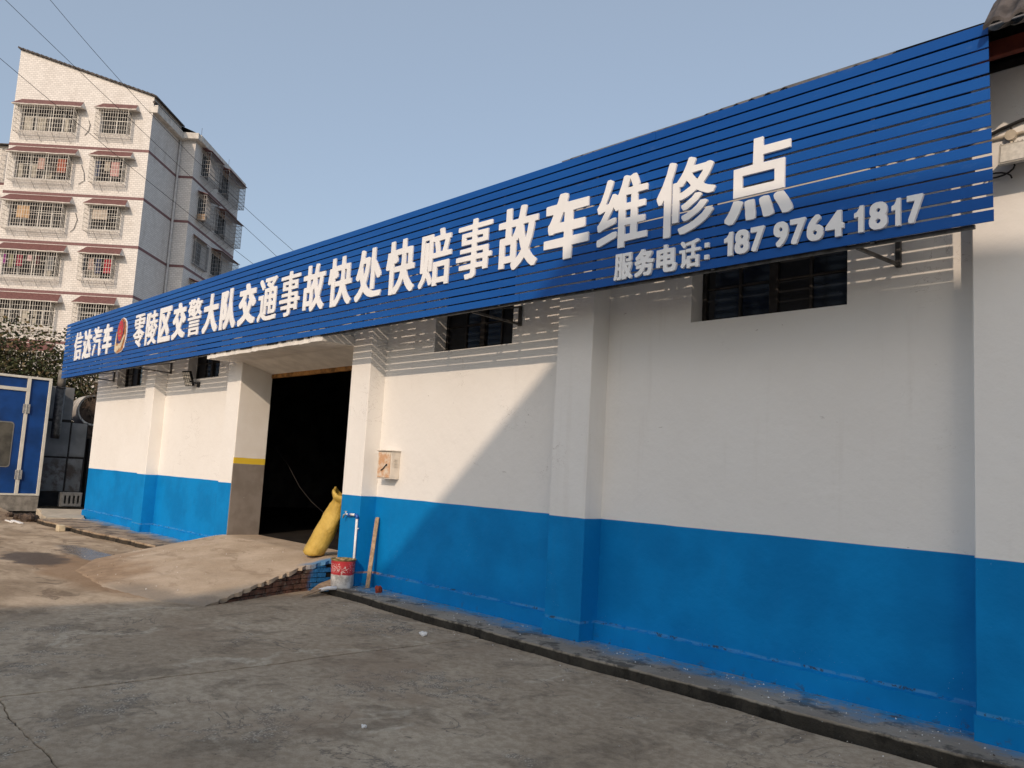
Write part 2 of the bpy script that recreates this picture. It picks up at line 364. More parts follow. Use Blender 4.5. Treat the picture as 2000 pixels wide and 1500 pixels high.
def bucket_mat():
    t = NT('bucket_print', .5, .4); o = t.xyz(t.obj)
    z = t.math('ADD', o[2], t.math('MULTIPLY', t.math('SUBTRACT', t.noise(14,5,.6,t.obj),.5), .035))
    red = t.mix(t.step(t.noise(8,5,.6,t.obj),.35,.7), (.42,.03,.04), (.60,.06,.07))
    wh = t.mix(t.step(t.noise(12,5,.65,t.obj),.40,.64), (.40,.39,.37), (.72,.70,.67))
    c = t.mix(t.step(z,.165,.175), wh, red)
    ln = t.math('MULTIPLY', t.step(t.math('ABSOLUTE', t.math('SUBTRACT', t.noise(11,3,.5,t.scale(t.obj,(1,1,1.8)),1.2),.5)), .022,.012), t.math('MULTIPLY', t.step(o[2],.19,.21), t.step(o[2],.315,.30)))
    c = t.mix(t.math('MULTIPLY',ln,.85), c, (.72,.70,.66))
    drip = t.step(t.noise(15,5,.7,t.scale(t.obj,(1,1,.5))),.63,.67); c = t.mix(t.math('MULTIPLY',drip,.85), c, (.68,.66,.60))
    rust = t.step(o[2],.33,.36); c = t.mix(t.math('MULTIPLY',rust,.8), c, t.mix(t.step(t.noise(20,4,.6,t.obj),.4,.6),(.22,.12,.05),(.34,.25,.12)))
    t.col(c); return t.m
def sack_mat():
    t = NT('woven_plastic_sack', .45, .4); c = t.mix(t.step(t.noise(5,5,.6),.35,.68), (.50,.325,.055), (.64,.44,.095)); t.col(c)
    hv = t.n('ShaderNodeTexWave'); t.L(t.obj, hv.inputs['Vector']); hv.inputs['Scale'].default_value=70; hv.bands_direction='Z'
    t.bump(t.math('ADD', t.math('MULTIPLY',t.noise(14,5,.62,None,.9),1.0), t.math('MULTIPLY',hv.outputs['Fac'],.04)), .55, .03); return t.m
def meter_door_mat():
    t = NT('rust_stained_box_door', .6, .3); r = t.step(t.noise(8,6,.65),.40,.62)
    t.col(t.mix(t.math('MULTIPLY',r,.75), (.72,.62,.50), (.56,.25,.085))); return t.m
def panel_dark():
    t = NT('grimy_grey_panel', .55, .4); c = t.mix(t.step(t.noise(1.6,5),.35,.7), (.16,.165,.165), (.25,.255,.255)); X,Y,Z=t.xyz()
    g = t.math('MULTIPLY', t.step(Z,1.75,1.1), t.step(t.noise(3.5,6,.68),.42,.62)); c = t.mix(t.math('MULTIPLY',g,.85), c, (.075,.052,.038)); t.col(c); t.bump(t.noise(5,4),.15,.01); return t.m
def leaf_mat(name, a, b):
    t = NT(name, .6, .3); t.col(t.mix(t.step(t.noise(2.3,3),.35,.65), a, b)); t.b.inputs['Subsurface Weight'].default_value = 0; return t.m

M = dict(
 wall=wall_paint(), jamb=jamb_paint(), yard=concrete_yard(), walk=sidewalk_mat(), ramp=ramp_mat(), brick=brick_mat(), slat=blue_slat(),
 tile=tile_wall(), bucket=bucket_mat(), sack=sack_mat(), mdoor=meter_door_mat(), panel=panel_dark(),
 dirt=simple('dark_earth',(.030,.025,.019),.95,.5,9,bump=.6), letter=simple('white_letter_board',(.84,.84,.84),.4,.03,3,.4),
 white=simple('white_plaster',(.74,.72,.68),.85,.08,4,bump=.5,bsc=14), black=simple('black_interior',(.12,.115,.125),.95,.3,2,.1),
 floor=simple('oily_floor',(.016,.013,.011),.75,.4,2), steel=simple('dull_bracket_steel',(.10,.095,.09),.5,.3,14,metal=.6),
 frame=simple('dark_window_frame',(.030,.026,.024),.6,.3,9), shutter=simple('dark_window_board',(.014,.015,.018),.5,.35,3),
 glassdark=simple('dark_glass',(.012,.014,.018),.12,.2,2,.6), lintel=simple('ochre_lintel_board',(.30,.15,.045),.8,.35,9,bump=.4),
 roof=corrugated('grey_corrugated_sheet',(.17,.16,.155)), purlin=simple('red_oxide_steel',(.16,.035,.022),.6,.3,7),
 pvc=simple('white_pvc',(.78,.79,.80),.3,.04,9,.5), bluefit=simple('blue_plastic_fitting',(.02,.11,.42),.35,.1,9,.5), chrome=simple('tap_metal',(.55,.56,.58),.25,.1,9,.5,.9),
 wood=simple('raw_timber',(.40,.28,.18),.75,.2,18,bump=.3), redbrick=simple('red_brick_chunk',(.36,.065,.035),.9,.3,25,bump=.8), paintmud=simple('dried_paint',(.20,.16,.07),.7,.4,18,bump=.6),
 boxpaint=simple('cream_steel_box',(.70,.64,.56),.5,.08,8), foam=simple('white_foam_litter',(.80,.79,.77),.8,.06,20),
 boothblue=simple('booth_blue_panel',(.006,.050,.21),.45,.22,1.6,.4), alu=simple('cream_aluminium_frame',(.66,.64,.57),.45,.06,5,.4), boothglass=simple('booth_window_pane',(.085,.08,.065),.2,.25,3,.5),
 plinth=simple('rough_render_plinth',(.27,.25,.22),.95,.2,6,bump=.9,bsc=30), gasket=simple('grey_rubber',(.20,.20,.19),.7,.1,6), hinge=simple('zinc_hinge',(.50,.49,.46),.4,.15,12,.5,.5),
 duct=simple('grey_duct_pipe',(.20,.185,.16),.6,.3,5), tank=simple('pale_drum',(.50,.47,.42),.6,.2,4), rust=simple('rusty_brown_steel',(.085,.060,.045),.9,.4,7,bump=.4), crate=simple('grey_plastic_crate',(.15,.155,.16),.5,.12,8),
 pale=simple('pale_concrete_slab',(.50,.43,.33),.9,.12,5,bump=.5), band=simple('red_brown_tile_band',(.185,.095,.10),.6,.15,14), awn=simple('red_brown_awning_tile',(.165,.078,.074),.65,.18,10),
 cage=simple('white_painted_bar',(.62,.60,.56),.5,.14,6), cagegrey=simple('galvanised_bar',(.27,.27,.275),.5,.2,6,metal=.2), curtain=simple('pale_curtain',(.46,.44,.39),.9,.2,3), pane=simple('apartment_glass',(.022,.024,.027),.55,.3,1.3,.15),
 alufr=simple('window_aluminium',(.70,.70,.69),.4,.06,6), tin=simple('stained_concrete_cornice',(.60,.58,.55),.85,.12,3,bump=.3), rooftile=simple('dark_roof_tile',(.085,.075,.072),.85,.35,8), pipe=simple('drain_pipe',(.55,.55,.55),.5,.12,5),
 wire=simple('black_cable',(.022,.022,.024),.6,.2,8), lens=simple('pale_lamp_lens',(.62,.60,.55),.35,.1,30,.5), lampcase=simple('grey_lamp_casing',(.42,.40,.36),.5,.15,12), lampblack=simple('black_lamp_casing',(.015,.015,.017),.5,.2,9),
 bark=simple('grey_brown_bark',(.14,.105,.075),.95,.3,12,bump=.6), leafA=leaf_mat('olive_leaf',(.030,.043,.014),(.080,.080,.030)), leafB=leaf_mat('dry_leaf',(.085,.062,.028),(.15,.11,.05)),
 neigh=simple('neighbour_wall',(.62,.60,.56),.9,.1,3), conduit=simple('cream_conduit',(.55,.49,.40),.6,.15,10), kerbstone=simple('pale_block',(.55,.47,.33),.9,.1,10),
 gold=simple('emblem_gold',(.42,.17,.05),.45,.25,14,.4), cream=simple('emblem_cream',(.62,.52,.36),.5,.15,12), red=simple('emblem_red',(.50,.010,.03),.45,.15,9,.4), navy=simple('emblem_navy',(.035,.022,.13),.45,.2,9,.4))

# ------------------------------------------------------------------ ground
b = MB(); b.add([(-600,-600,-.14),(600,-600,-.14),(600,600,-.14),(-600,600,-.14)],[(0,1,2,3)])
struct('ground', b, M['dirt'])

def wob(x,y):
    a=.016*math.sin(1.9*x+2.3*y+.4)+.008*math.sin(5.3*x-4.7*y)+.004*math.sin(13*x+11*y+1)+.003*math.sin(29*x-31*y)+.002*math.sin(61*x+57*y)
    b=.014*math.sin(2.6*x-1.7*y+2)+.008*math.sin(6.1*x+4.9*y+1)+.004*math.sin(12*x-14*y)+.003*math.sin(33*x+27*y)+.002*math.sin(66*x-51*y)
    return a,b
def jag(p, q, step=.045, amp=.011, seed=0):
    p=Vector(p); q=Vector(q); n=max(2,int((q-p).length/step)); d=(q-p).normalized(); nn=Vector((-d.y,d.x)); o=[]; r=random.Random(seed)
    for i in range(n):
        c=p+(q-p)*(i/n); a,b=wob(c.x,c.y); off=a*abs(nn.x)+b*abs(nn.y)
        o.append(c+Vector((abs(nn.x),abs(nn.y)))*off*(amp/.011)+nn*r.uniform(-1,1)*.0045)
    return o
def slab(corners, z0, z1, mb=None, amp=.011, gap=.007, seed=1):
    cx=sum(c[0] for c in corners)/len(corners); cy=sum(c[1] for c in corners)/len(corners)
    pts=[]
    for i in range(len(corners)):
        pts += jag(corners[i], corners[(i+1)%len(corners)], seed=seed*17+i, amp=amp)
    n=len(pts); out=mb or MB()
    inset=[Vector((p[0]+(cx-p[0])*.004/max(.5,math.hypot(cx-p[0],cy-p[1]))*1.5, p[1]+(cy-p[1])*.004/max(.5,math.hypot(cx-p[0],cy-p[1]))*1.5)) for p in pts]
    vs=[(p[0],p[1],z0) for p in pts]+[(p[0],p[1],z1-.005) for p in pts]+[(p[0],p[1],z1) for p in inset]
    fs=[tuple(range(2*n,3*n))]+[(i,(i+1)%n,n+(i+1)%n,n+i) for i in range(n)]+[(n+i,n+(i+1)%n,2*n+(i+1)%n,2*n+i) for i in range(n)]
    return out.add(vs, fs)
yard = tag(link('yard', None), kind='structure')
G = .0075
slabs = [
 [(-9.4+G,-12),(-6.25-2*G,-12),(-6.25-2*G,5.60),(-9.4+G,5.70)],
 [(-6.25+G,1.41+G*.4),(3.5,1.41+G*.4),(3.5,5.53),(-2.6,5.555),(-6.25+G,5.585)],
 [(-5.1+G*.5,-2.4),(-1.2,-2.4),(-1.2,1.41-G*.4),(-5.1+G*.5,1.41-G*.4)],
 [(-6.25+G,-2.4),(-5.1-G*.5,-2.4),(-5.1-G*.5,1.41-G*.4),(-6.25+G,1.41-G*.4)],
 [(-1.2+G,-2.4),(6,-2.4),(6,1.41-G),(-1.2+G,1.41-G)],
 [(-6.25+G,-12),(6,-12),(6,-2.4-G),(-6.25+G,-2.4-G)],
 [(-17.0+G,-12),(-9.4-G,-12),(-9.4-G,5.68),(-14.2,5.62),(-17.0+G,5.25)],
 [(-27,-12),(-17.0-G,-12),(-17.0-G,5.22),(-20.4,5.06),(-27,5.5)],
]
for i,s in enumerate(slabs):
    part('concrete_slab', slab(s, -.12, 0, seed=i+3, amp=.011), M['yard'], yard)
b = MB(); b.box(-90,90,-90,-12.01,-.1,-.004); b.box(6.01,90,-12,60,-.1,-.004); b.box(-90,-27.02,-12,60,-.1,-.004); b.box(-27.0,6,16.5,60,-.1,-.004)
part('far_paving', b, M['yard'], yard)

# sidewalk with broken kerb along the wall
sw = tag(link('sidewalk', None), kind='structure')
part('sidewalk_slab', slab([(-9.30,5.715),(-5.7,5.60),(-2.0,5.655),(3.5,5.60),(3.5,6.32),(-9.30,6.32)], -.13, .085, seed=31, amp=.009), M['walk'], sw)
part('sidewalk_slab', slab([(-20.55,5.05),(-18.0,5.16),(-14.3,5.46),(-14.1,6.32),(-20.55,6.32)], -.13, .10, seed=37, amp=.014), M['walk'], sw)

# ramp up to the doorway
def edgeX(y): return -9.62 + max(0,(5.5-y))*.40
def toeY(x):
    t=[(-16,5.6),(-15,5.35),(-14.2,4.9),(-13.7,4.2),(-12.4,3.55),(-10.8,3.42),(-9.6,3.62),(-9.0,3.95)]
    return float(np.interp(x,[a[0] for a in t],[a[1] for a in t]))
def rampz(x,y):
    ty=toeY(x); k=(6.02-y)/(6.02-ty) if ty<6 else 1
    k=max(0,min(1.0,k)); base=.40*(1-k)**1.05
    l=max(0,min(1,(x+15.6)/2.4)); l=.25*l*l*(3-2*l)+.75*l
    n=.004*math.sin(3.1*x+1.3*y)+.004*math.sin(5.7*y-2.1*x)+.003*math.sin(11*x+7*y)
    z=base*l+n*(1-abs(2*k-1))-.012*(k>.985)
    return min(.40,z)
ramp = tag(link('ramp', None, None, (-11.5,5.5,0)), kind='structure')
b = MB()
def rf(u,v):
    y=6.32-(6.32-3.38)*v; ex=edgeX(y) if y<6.0 else -9.70
    x=-16.0+(ex+16.0)*u
    if u==1: x += .018*math.sin(37*y)+.012*math.sin(91*y+1)
    z=rampz(x,y)
    if y<toeY(x): z=-.02
    return (x,y,z)
b.grid(110,70,rf)
for i in range(69):   # broken edge of the concrete skin over the brickwork
    p=b.v[i*110+109]; q=b.v[(i+1)*110+109]
    if p[2]>.0 or q[2]>.0:
        h1=.05+.010*math.sin(17*p[1])+.004*math.sin(67*p[1]); h2=.05+.010*math.sin(17*q[1])+.004*math.sin(67*q[1])
        b.add([p,q,(q[0]-.006,q[1],max(-.03,q[2]-h2)),(p[0]-.006,p[1],max(-.03,p[2]-h1))],[(0,1,2,3)])
part('ramp_surface', b, M['ramp'], ramp, smooth=True)
b = MB(); b.box(-13.14,-9.71,6.02,6.6,.30,.398); part('threshold', b, M['ramp'], ramp)
b = MB()
ys=[5.99-.06*i for i in range(35)]
for i in range(len(ys)-1):
    y0,y1=ys[i],ys[i+1]; x0,x1=edgeX(y0)-.028,edgeX(y1)-.028
    b.add([(x0,y0,-.08),(x1,y1,-.08),(x1,y1,max(-.08,rampz(x1-.1,y1)-.02)),(x0,y0,max(-.08,rampz(x0-.1,y0)-.02))],[(0,1,2,3)])
part('mortar_bed', b, M['dirt'], ramp)
rr=random.Random(5)
for row in range(6):
    z0=-.02+row*.062; y=5.99-(.12 if row%2 else 0)-rr.uniform(0,.03)
    while y>4.2:
        ln=.235 if rr.random()<.8 else .115; yb=y-ln
        x0=edgeX(y); x1=edgeX(yb); top0=min(z0+.053, rampz(x0-.1,y)-.058); top1=min(z0+.053, rampz(x1-.1,yb)-.058)
        if top0>z0+.012:
            top1=max(top1,z0+.004); p=rr.uniform(-.006,.006); c=.005
            m=MB(); ob=.022
            x0+=p-.012; x1+=p-.012
            m.add([(x0,y,z0),(x1,yb,z0),(x1,yb,top1),(x0,y,top0),(x0-.05,y,z0),(x1-.05,yb,z0),(x1-.05,yb,top1),(x0-.05,y,top0)],
                  [(0,1,2,3),(4,7,6,5),(0,4,5,1),(1,5,6,2),(2,6,7,3),(3,7,4,0)])
            part('brick', m, M['brick'], ramp)
        y=yb-.010-rr.uniform(0,.004)

# ------------------------------------------------------------------ the workshop
D = 6.30; PF = 6.05
shop = thing('workshop_building', 'long low workshop with white walls above a bright blue base, open doorway and flat pilasters', 'workshop', (-11.5,6.3,0))
WIN=[(-8.20,-6.76,3.13,4.12),(-4.34,-2.865,3.13,4.12),(-20.22,-18.62,3.155,4.12),(-16.09,-14.63,3.15,4.12)]
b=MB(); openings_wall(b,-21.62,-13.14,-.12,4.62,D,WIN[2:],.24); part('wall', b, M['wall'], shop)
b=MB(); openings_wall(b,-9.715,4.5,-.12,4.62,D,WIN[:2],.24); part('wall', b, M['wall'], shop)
b=MB(); b.add([(-21.62,D,-.12),(-21.62,16,-.12),(-21.62,16,7.2),(-21.62,D,4.62)],[(0,1,2,3)]); part('end_wall', b, M['wall'], shop)
b=MB(); b.add([(4.5,D,-.12),(4.5,16,-.12),(4.5,16,7.2),(4.5,D,4.62)],[(0,1,2,3)])
part('end_wall', b, M['wall'], shop)
b=MB(); b.box(-13.16,-9.70,PF+.02,6.62,3.40,4.62); part('wall_over_door', b, M['white'], shop)
# pilasters
for i in range(5):
    x0=-1.875-3.928*i; x1=x0+.48
    m=MB(); zb=-.1
    if i==2: x0=-9.71
    if i==3: x1=-13.15
    yb=D+.02
    if i==2: yb=6.62
    m.cbox(x0,x1,PF,yb,zb,4.60,.008)
    # slightly thicker render at the foot
    if i in (0,1,4): m.prism([(x0-.006,zb),(x1+.006,zb)]+[(x1+.006-(x1-x0+.012)*k/9, .235+.012*math.sin(k*2.3+i)) for k in range(10)],'y',PF-.012,PF+.02)
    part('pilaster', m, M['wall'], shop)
# door jamb reveal on the far side (render, yellow line, grey dado)
b=MB(); b.cbox(-13.40,-13.140,PF+.003,6.62,-.1,4.0,.006); part('door_jamb', b, M['jamb'], shop)
# projecting foot of rendered plinth between the pilasters, with a broken upper edge
def plinth(x0,x1,seed):
    r=random.Random(seed); n=int((x1-x0)/.05); top=[]; w=0
    for i in range(n+1):
        w=.9*w+r.uniform(-1,1)*.006; top.append((x0+(x1-x0)*i/n, .250+w+r.uniform(-.004,.004)))
    m=MB(); yf=D-.048
    for i in range(n):
        (a,za),(c,zc)=top[i],top[i+1]; ya=yf+.004*math.sin(a*9); yc=yf+.004*math.sin(c*9)
        m.add([(a,ya-.014,-.05),(c,yc-.014,-.05),(c,yc,zc),(a,ya,za),(c,D+.004,zc+.012),(a,D+.004,za+.012)],[(0,1,2,3),(3,2,4,5)])
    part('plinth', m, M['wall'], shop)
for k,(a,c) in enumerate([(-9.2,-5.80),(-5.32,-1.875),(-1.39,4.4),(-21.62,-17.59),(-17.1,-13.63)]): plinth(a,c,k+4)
# blocked dark windows high in the wall
for k,(a,c,z0,z1) in enumerate(WIN):
    m=MB(); y=D+.17; fw_=.045
    m.cbox(a+.004,a+fw_,y,y+.05,z0+.004,z1-.004); m.cbox(c-fw_,c-.004,y,y+.05,z0+.004,z1-.004); m.cbox(a+fw_,c-fw_,y,y+.05,z0+.004,z0+fw_); m.cbox(a+fw_,c-fw_,y,y+.05,z1-fw_,z1-.004)
    mid=(a+c)/2; m.cbox(mid-.04,mid+.04,y-.006,y+.05,z0+fw_,z1-fw_)
    for q in (.27,.73): m.cbox(a+(c-a)*q-.012,a+(c-a)*q+.012,y+.008,y+.05,z0+fw_,z1-fw_)
    for q in (.34,.67): m.cbox(a+fw_,c-fw_,y+.012,y+.046,z0+(z1-z0)*q-.010,z0+(z1-z0)*q+.010)
    fr=part('window', m, M['frame'], shop)
    xs=[a+fw_, a+(c-a)*.27, mid, a+(c-a)*.73, c-fw_]
    for i in range(4):
        p=MB(); p.box(xs[i]+.005,xs[i+1]-.005,y+.028,y+.034,z0+.02,z1-.02); part('pane', p, M['glassdark'] if (i+k)%3 else M['shutter'], fr)
# canopy slab over the door and the lintel behind it
m=MB(); n=40; r=random.Random(3); vs=[]; fs=[]
for i in range(n+1):
    x=-13.38+(13.38-9.68)*i/n; j=r.uniform(-.006,.006); k=r.uniform(-.010,.010)
    vs += [(x,5.535+k,3.285+j),(x,5.54+k*.5,3.42),(x,6.05,3.42),(x,6.06,3.288)]
for i in range(n):
    for q in range(4): fs.append((i*4+q,i*4+(q+1)%4,(i+1)*4+(q+1)%4,(i+1)*4+q))
fs.append((0,1,2,3)); fs.append((n*4+3,n*4+2,n*4+1,n*4)); m.add(vs,fs)
m.prism([(6.062,3.285),(6.595,3.142),(6.595,3.6),(6.062,3.6)],'x',-13.144,-9.712)
part('canopy', m, M['white'], shop)
m=MB(); m.cbox(-13.16,-9.70,6.60,6.66,3.078,3.15); part('lintel_board', m, M['lintel'], shop)
# dark interior
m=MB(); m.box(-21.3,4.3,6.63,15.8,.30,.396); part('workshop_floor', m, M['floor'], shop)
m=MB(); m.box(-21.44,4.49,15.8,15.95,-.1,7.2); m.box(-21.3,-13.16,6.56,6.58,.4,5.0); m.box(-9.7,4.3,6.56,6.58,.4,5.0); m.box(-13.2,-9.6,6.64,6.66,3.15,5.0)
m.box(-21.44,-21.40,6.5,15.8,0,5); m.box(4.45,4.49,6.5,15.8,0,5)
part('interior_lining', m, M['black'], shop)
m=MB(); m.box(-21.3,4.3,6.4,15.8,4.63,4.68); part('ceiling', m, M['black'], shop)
m=MB()
for x in (-12.9,-12.6): m.cbox(x,x+.06,8.4,8.46,.4,4.6)
m.cbox(-15,-9,9.4,9.5,2.5,2.62); part('interior_steelwork', m, M['frame'], shop)
# roof: corrugated sheets
rr=random.Random(9); x=-22.0; sheet_w=.84
while x<4.6:
    front = 5.56 if x< -1.75 else 5.44
    slope=math.tan(math.radians(29)); z_e=4.635+(front-5.44)*slope-.034+rr.uniform(-.012,.010)+(0.034 if -6.2<x<-2.9 else 0); tilt=rr.uniform(-.012,.012); fy=front+rr.uniform(-.0,.03)
    m=MB(); n=49
    for kk,(yy,zz) in enumerate([(fy,z_e),(11.2,z_e+(11.2-fy)*slope)]): pass
    vs=[]
    for (yy,zz) in [(fy,z_e),(8.5,z_e+(8.5-fy)*slope),(11.2,z_e+(11.2-fy)*slope)]:
        for i in range(n):
            xx=x+sheet_w*i/(n-1); vs.append((xx,yy,zz+.018*math.sin(2*math.pi*xx/.14)+tilt*(i/(n-1)-.5)))
    for (yy,zz) in [(fy,z_e-.006),(11.2,z_e-.006+(11.2-fy)*slope)]:
        for i in range(n):
            xx=x+sheet_w*i/(n-1); vs.append((xx,yy,zz+.018*math.sin(2*math.pi*xx/.14)+tilt*(i/(n-1)-.5)))
    fs=[]
    for j in range(2):
        for i in range(n-1): fs.append((j*n+i,j*n+i+1,(j+1)*n+i+1,(j+1)*n+i))
    for i in range(n-1):
        fs.append((3*n+i,4*n+i,4*n+i+1,3*n+i+1)); fs.append((i,3*n+i,3*n+i+1,i+1))
    m.add(vs,fs); part('roof_sheet', m, M['roof'], shop); x+=sheet_w-.05
m=MB(); m.add([(-22,11.2,7.82),(4.6,11.2,7.82),(4.6,16.1,5.2),(-22,16.1,5.2)],[(0,1,2,3)]); part('rear_roof', m, M['roof'], shop)
m=MB(); n=37; vs=[]
for (yy,zz) in [(5.40,4.628),(5.48,4.72),(5.62,4.88),(5.9,5.12),(6.5,5.48)]:
    for i in range(n):
        xx=-1.60+1.1*i/(n-1); vs.append((xx,yy,zz+.022*math.sin(2*math.pi*xx/.13)))
for (yy,zz) in [(5.40,4.60),(5.48,4.69),(5.62,4.85),(5.9,5.09),(6.5,5.45)]:
    for i in range(n):
        xx=-1.60+1.1*i/(n-1); vs.append((xx,yy,zz+.022*math.sin(2*math.pi*xx/.13)))
fs=[]
for j in range(4):
    for i in range(n-1): fs.append((j*n+i,j*n+i+1,(j+1)*n+i+1,(j+1)*n+i)); fs.append(((5+j)*n+i,(6+j)*n+i,(6+j)*n+i+1,(5+j)*n+i+1))
    fs.append((j*n,(j+1)*n,(6+j)*n,(5+j)*n)); fs.append((j*n+n-1,(5+j)*n+n-1,(6+j)*n+n-1,(j+1)*n+n-1))
for i in range(n-1): fs.append((i,5*n+i,5*n+i+1,i+1))
m.add(vs,fs); part('lifted_roof_sheet', m, M['rooftile'], shop)
m=MB(); m.cbox(-1.9,4.4,5.80,5.86,4.59,4.70); part('purlin', m, M['purlin'], shop)
m=MB(); m.box(-21.4,4.4,6.06,6.28,4.60,4.66); part('wall_plate', m, M['frame'], shop)
m=MB()
for x in (-1.3,0.2,1.7): m.cbox(x,x+.06,5.62,6.3,4.71,4.78)
part('rafter_end', m, M['frame'], shop)

# ------------------------------------------------------------------ the sign
SY=5.50
sign = thing('shop_sign', 'long blue slatted sign board with raised white Chinese lettering along the eave', 'sign', (-11.6,5.5,3.36))
Z0,PITCH_S=3.361,.0886; rr=random.Random(21)
for k in range(15):
    z0=Z0+k*PITCH_S; xl=-21.76; xr=-1.578-.0015*k
    brk=[xl,-15.75+.35*(k%2)+rr.uniform(-.02,.02),-9.75+.4*(k%2),-4.3+.5*(k%3)*0+rr.uniform(-.1,.1),xr] if k%3 else [xl,-17.7,-11.7,-5.7+rr.uniform(-.2,.2),xr]
    for i in range(len(brk)-1):
        dz=rr.uniform(-.0016,.0016); dy=rr.uniform(-.0015,.0015); a=brk[i]+.0012; c=brk[i+1]-.0012
        h=.0745; m=MB(); prof=[(SY+dy+.0015,z0+dz),(SY+dy,z0+dz+.0015),(SY+dy,z0+dz+h-.0015),(SY+dy+.0015,z0+dz+h),(SY+dy+.007,z0+dz+h),(SY+dy+.007,z0+dz)]
        ns=max(2,int((c-a)/.9)); vs=[]; fs=[]; wz=[rr.uniform(-.0013,.0013) for _ in range(ns+1)]; wy=[rr.uniform(-.0018,.0018) for _ in range(ns+1)]
        for j in range(ns+1):
            for (py,pz) in prof: vs.append((a+(c-a)*j/ns, py+wy[j], pz+wz[j]))
        for j in range(ns):
            for q in range(6): fs.append((j*6+q,j*6+(q+1)%6,(j+1)*6+(q+1)%6,(j+1)*6+q))
        fs.append(tuple(range(6))); fs.append(tuple(ns*6+q for q in range(5,-1,-1)))
        m.add(vs,fs); part('slat', m, M['slat'], sign)
x=-21.4
while x<-1.6:
    m=MB(); m.box(x,x+.028,SY+.011,SY+.036,3.352,4.68); part('frame_post', m, M['steel'], sign); x+=1.27
for z in (3.345,3.72,4.12,4.40,4.56,4.64):  # extra upper rails added to block sky between the slats
    m=MB(); m.box(-21.72,-1.70,SY+.038,SY+.062,z,z+.025); part('frame_rail', m, M['steel'], sign)
m=MB(); m.bar((-22.05,SY+.05,4.655),(-21.725,SY+.05,4.655),.012); part('frame_rail', m, M['steel'], sign)
m=MB(); m.box(-21.7,-1.72,5.565,5.57,4.38,4.655); part('gap_blocker', m, M['steel'], sign)  # added dark panel, blocks sky seen through the upper slat gaps
for x in (-2.46,-6.63,-16.93,-20.43):
    m=MB(); zt=3.585 if x>-3 else 3.53; zb=3.378 if x>-3 else 3.325
    m.cbox(x-.02,x+.02,D-.034,D-.002,zb-.01,zt+.015); br=part('support_bracket', m, M['steel'], sign)
    m=MB(); m.bar((x,D-.03,zb+.01),(x,SY+.062,3.352),.016); part('bracket_arm', m, M['steel'], br)
    m=MB(); m.bar((x,D-.03,zt),(x,SY+.066,3.372),.012); part('bracket_brace', m, M['steel'], br)

# ---- lettering: outline of each glyph, thickened into a heavy face, traced and extruded
def glyph_mask(ch, N=150, pad=14):
    cu=bpy.data.curves.new('t','FONT'); cu.body=ch; cu.size=1; cu.resolution_u=4
    ob=bpy.data.objects.new('t',cu); C.objects.link(ob); dg=bpy.context.evaluated_depsgraph_get()
    me=bpy.data.meshes.new_from_object(ob.evaluated_get(dg)); me.calc_loop_triangles()
    V=np.array([v.co[:2] for v in me.vertices]); T=np.array([t.vertices[:] for t in me.loop_triangles])
    bpy.data.objects.remove(ob); bpy.data.curves.remove(cu); bpy.data.meshes.remove(me)
    lo=V.min(0); hi=V.max(0); s=(N-2*pad)/max(hi-lo); P=(V-lo)*s+pad
    W=int((hi-lo)[0]*s)+2*pad+1; H=int((hi-lo)[1]*s)+2*pad+1
    m=np.zeros((H,W),bool); yy,xx=np.mgrid[0:H,0:W]
    for t in T:
        a,b_,c=P[t]; x0=int(max(0,min(a[0],b_[0],c[0])-1)); x1=int(max(a[0],b_[0],c[0])+2); y0=int(max(0,min(a[1],b_[1],c[1])-1)); y1=int(max(a[1],b_[1],c[1])+2)
        X=xx[y0:y1,x0:x1]; Y=yy[y0:y1,x0:x1]
        def e(p,q): return (q[0]-p[0])*(Y-p[1])-(q[1]-p[1])*(X-p[0])
        e1,e2,e3=e(a,b_),e(b_,c),e(c,a)
        m[y0:y1,x0:x1] |= ((e1>=-.3)&(e2>=-.3)&(e3>=-.3))|((e1<=.3)&(e2<=.3)&(e3<=.3))
    return m, s
def dilate(m, rx, ry):
    o=m.copy(); H,W=m.shape
    for dy in range(-int(ry),int(ry)+1):
        for dx in range(-int(rx),int(rx)+1):
            if True:
                o |= np.roll(np.roll(m,dy,0),dx,1)
    return o
def blur(f, n=2):
    for _ in range(n):
        f=(np.roll(f,1,0)+2*f+np.roll(f,-1,0))/4; f=(np.roll(f,1,1)+2*f+np.roll(f,-1,1))/4
    return f
def contours(f, lv=.5):
    H,W=f.shape; seg={}
    A=f[:-1,:-1]>lv; B=f[:-1,1:]>lv; Cc=f[1:,1:]>lv; Dd=f[1:,:-1]>lv
    code=A*1+B*2+Cc*4+Dd*8
    for y,x in zip(*np.nonzero((code>0)&(code<15))):
        c=code[y,x]
        def ed(k):
            if k==0: return (('h',y,x), (x+(lv-f[y,x])/(f[y,x+1]-f[y,x]), y))
            if k==1: return (('v',y,x+1), (x+1, y+(lv-f[y,x+1])/(f[y+1,x+1]-f[y,x+1])))
            if k==2: return (('h',y+1,x), (x+(lv-f[y+1,x])/(f[y+1,x+1]-f[y+1,x]), y+1))
            return (('v',y,x), (x, y+(lv-f[y,x])/(f[y+1,x]-f[y,x])))
        tab={1:[(3,0)],2:[(0,1)],3:[(3,1)],4:[(1,2)],5:[(3,2),(1,0)],6:[(0,2)],7:[(3,2)],8:[(2,3)],9:[(2,0)],10:[(0,3),(2,1)],11:[(2,1)],12:[(1,3)],13:[(1,0)],14:[(0,3)]}
        for a,b_ in tab[int(c)]:
            ka,pa=ed(a); kb,pb=ed(b_); seg[ka]=(kb,pa)
    loops=[]
    while seg:
        k0=next(iter(seg)); k=k0; L=[]
        while k in seg:
            nk,p=seg.pop(k); L.append(p); k=nk
        if len(L)>8: loops.append(np.array(L))
    return loops
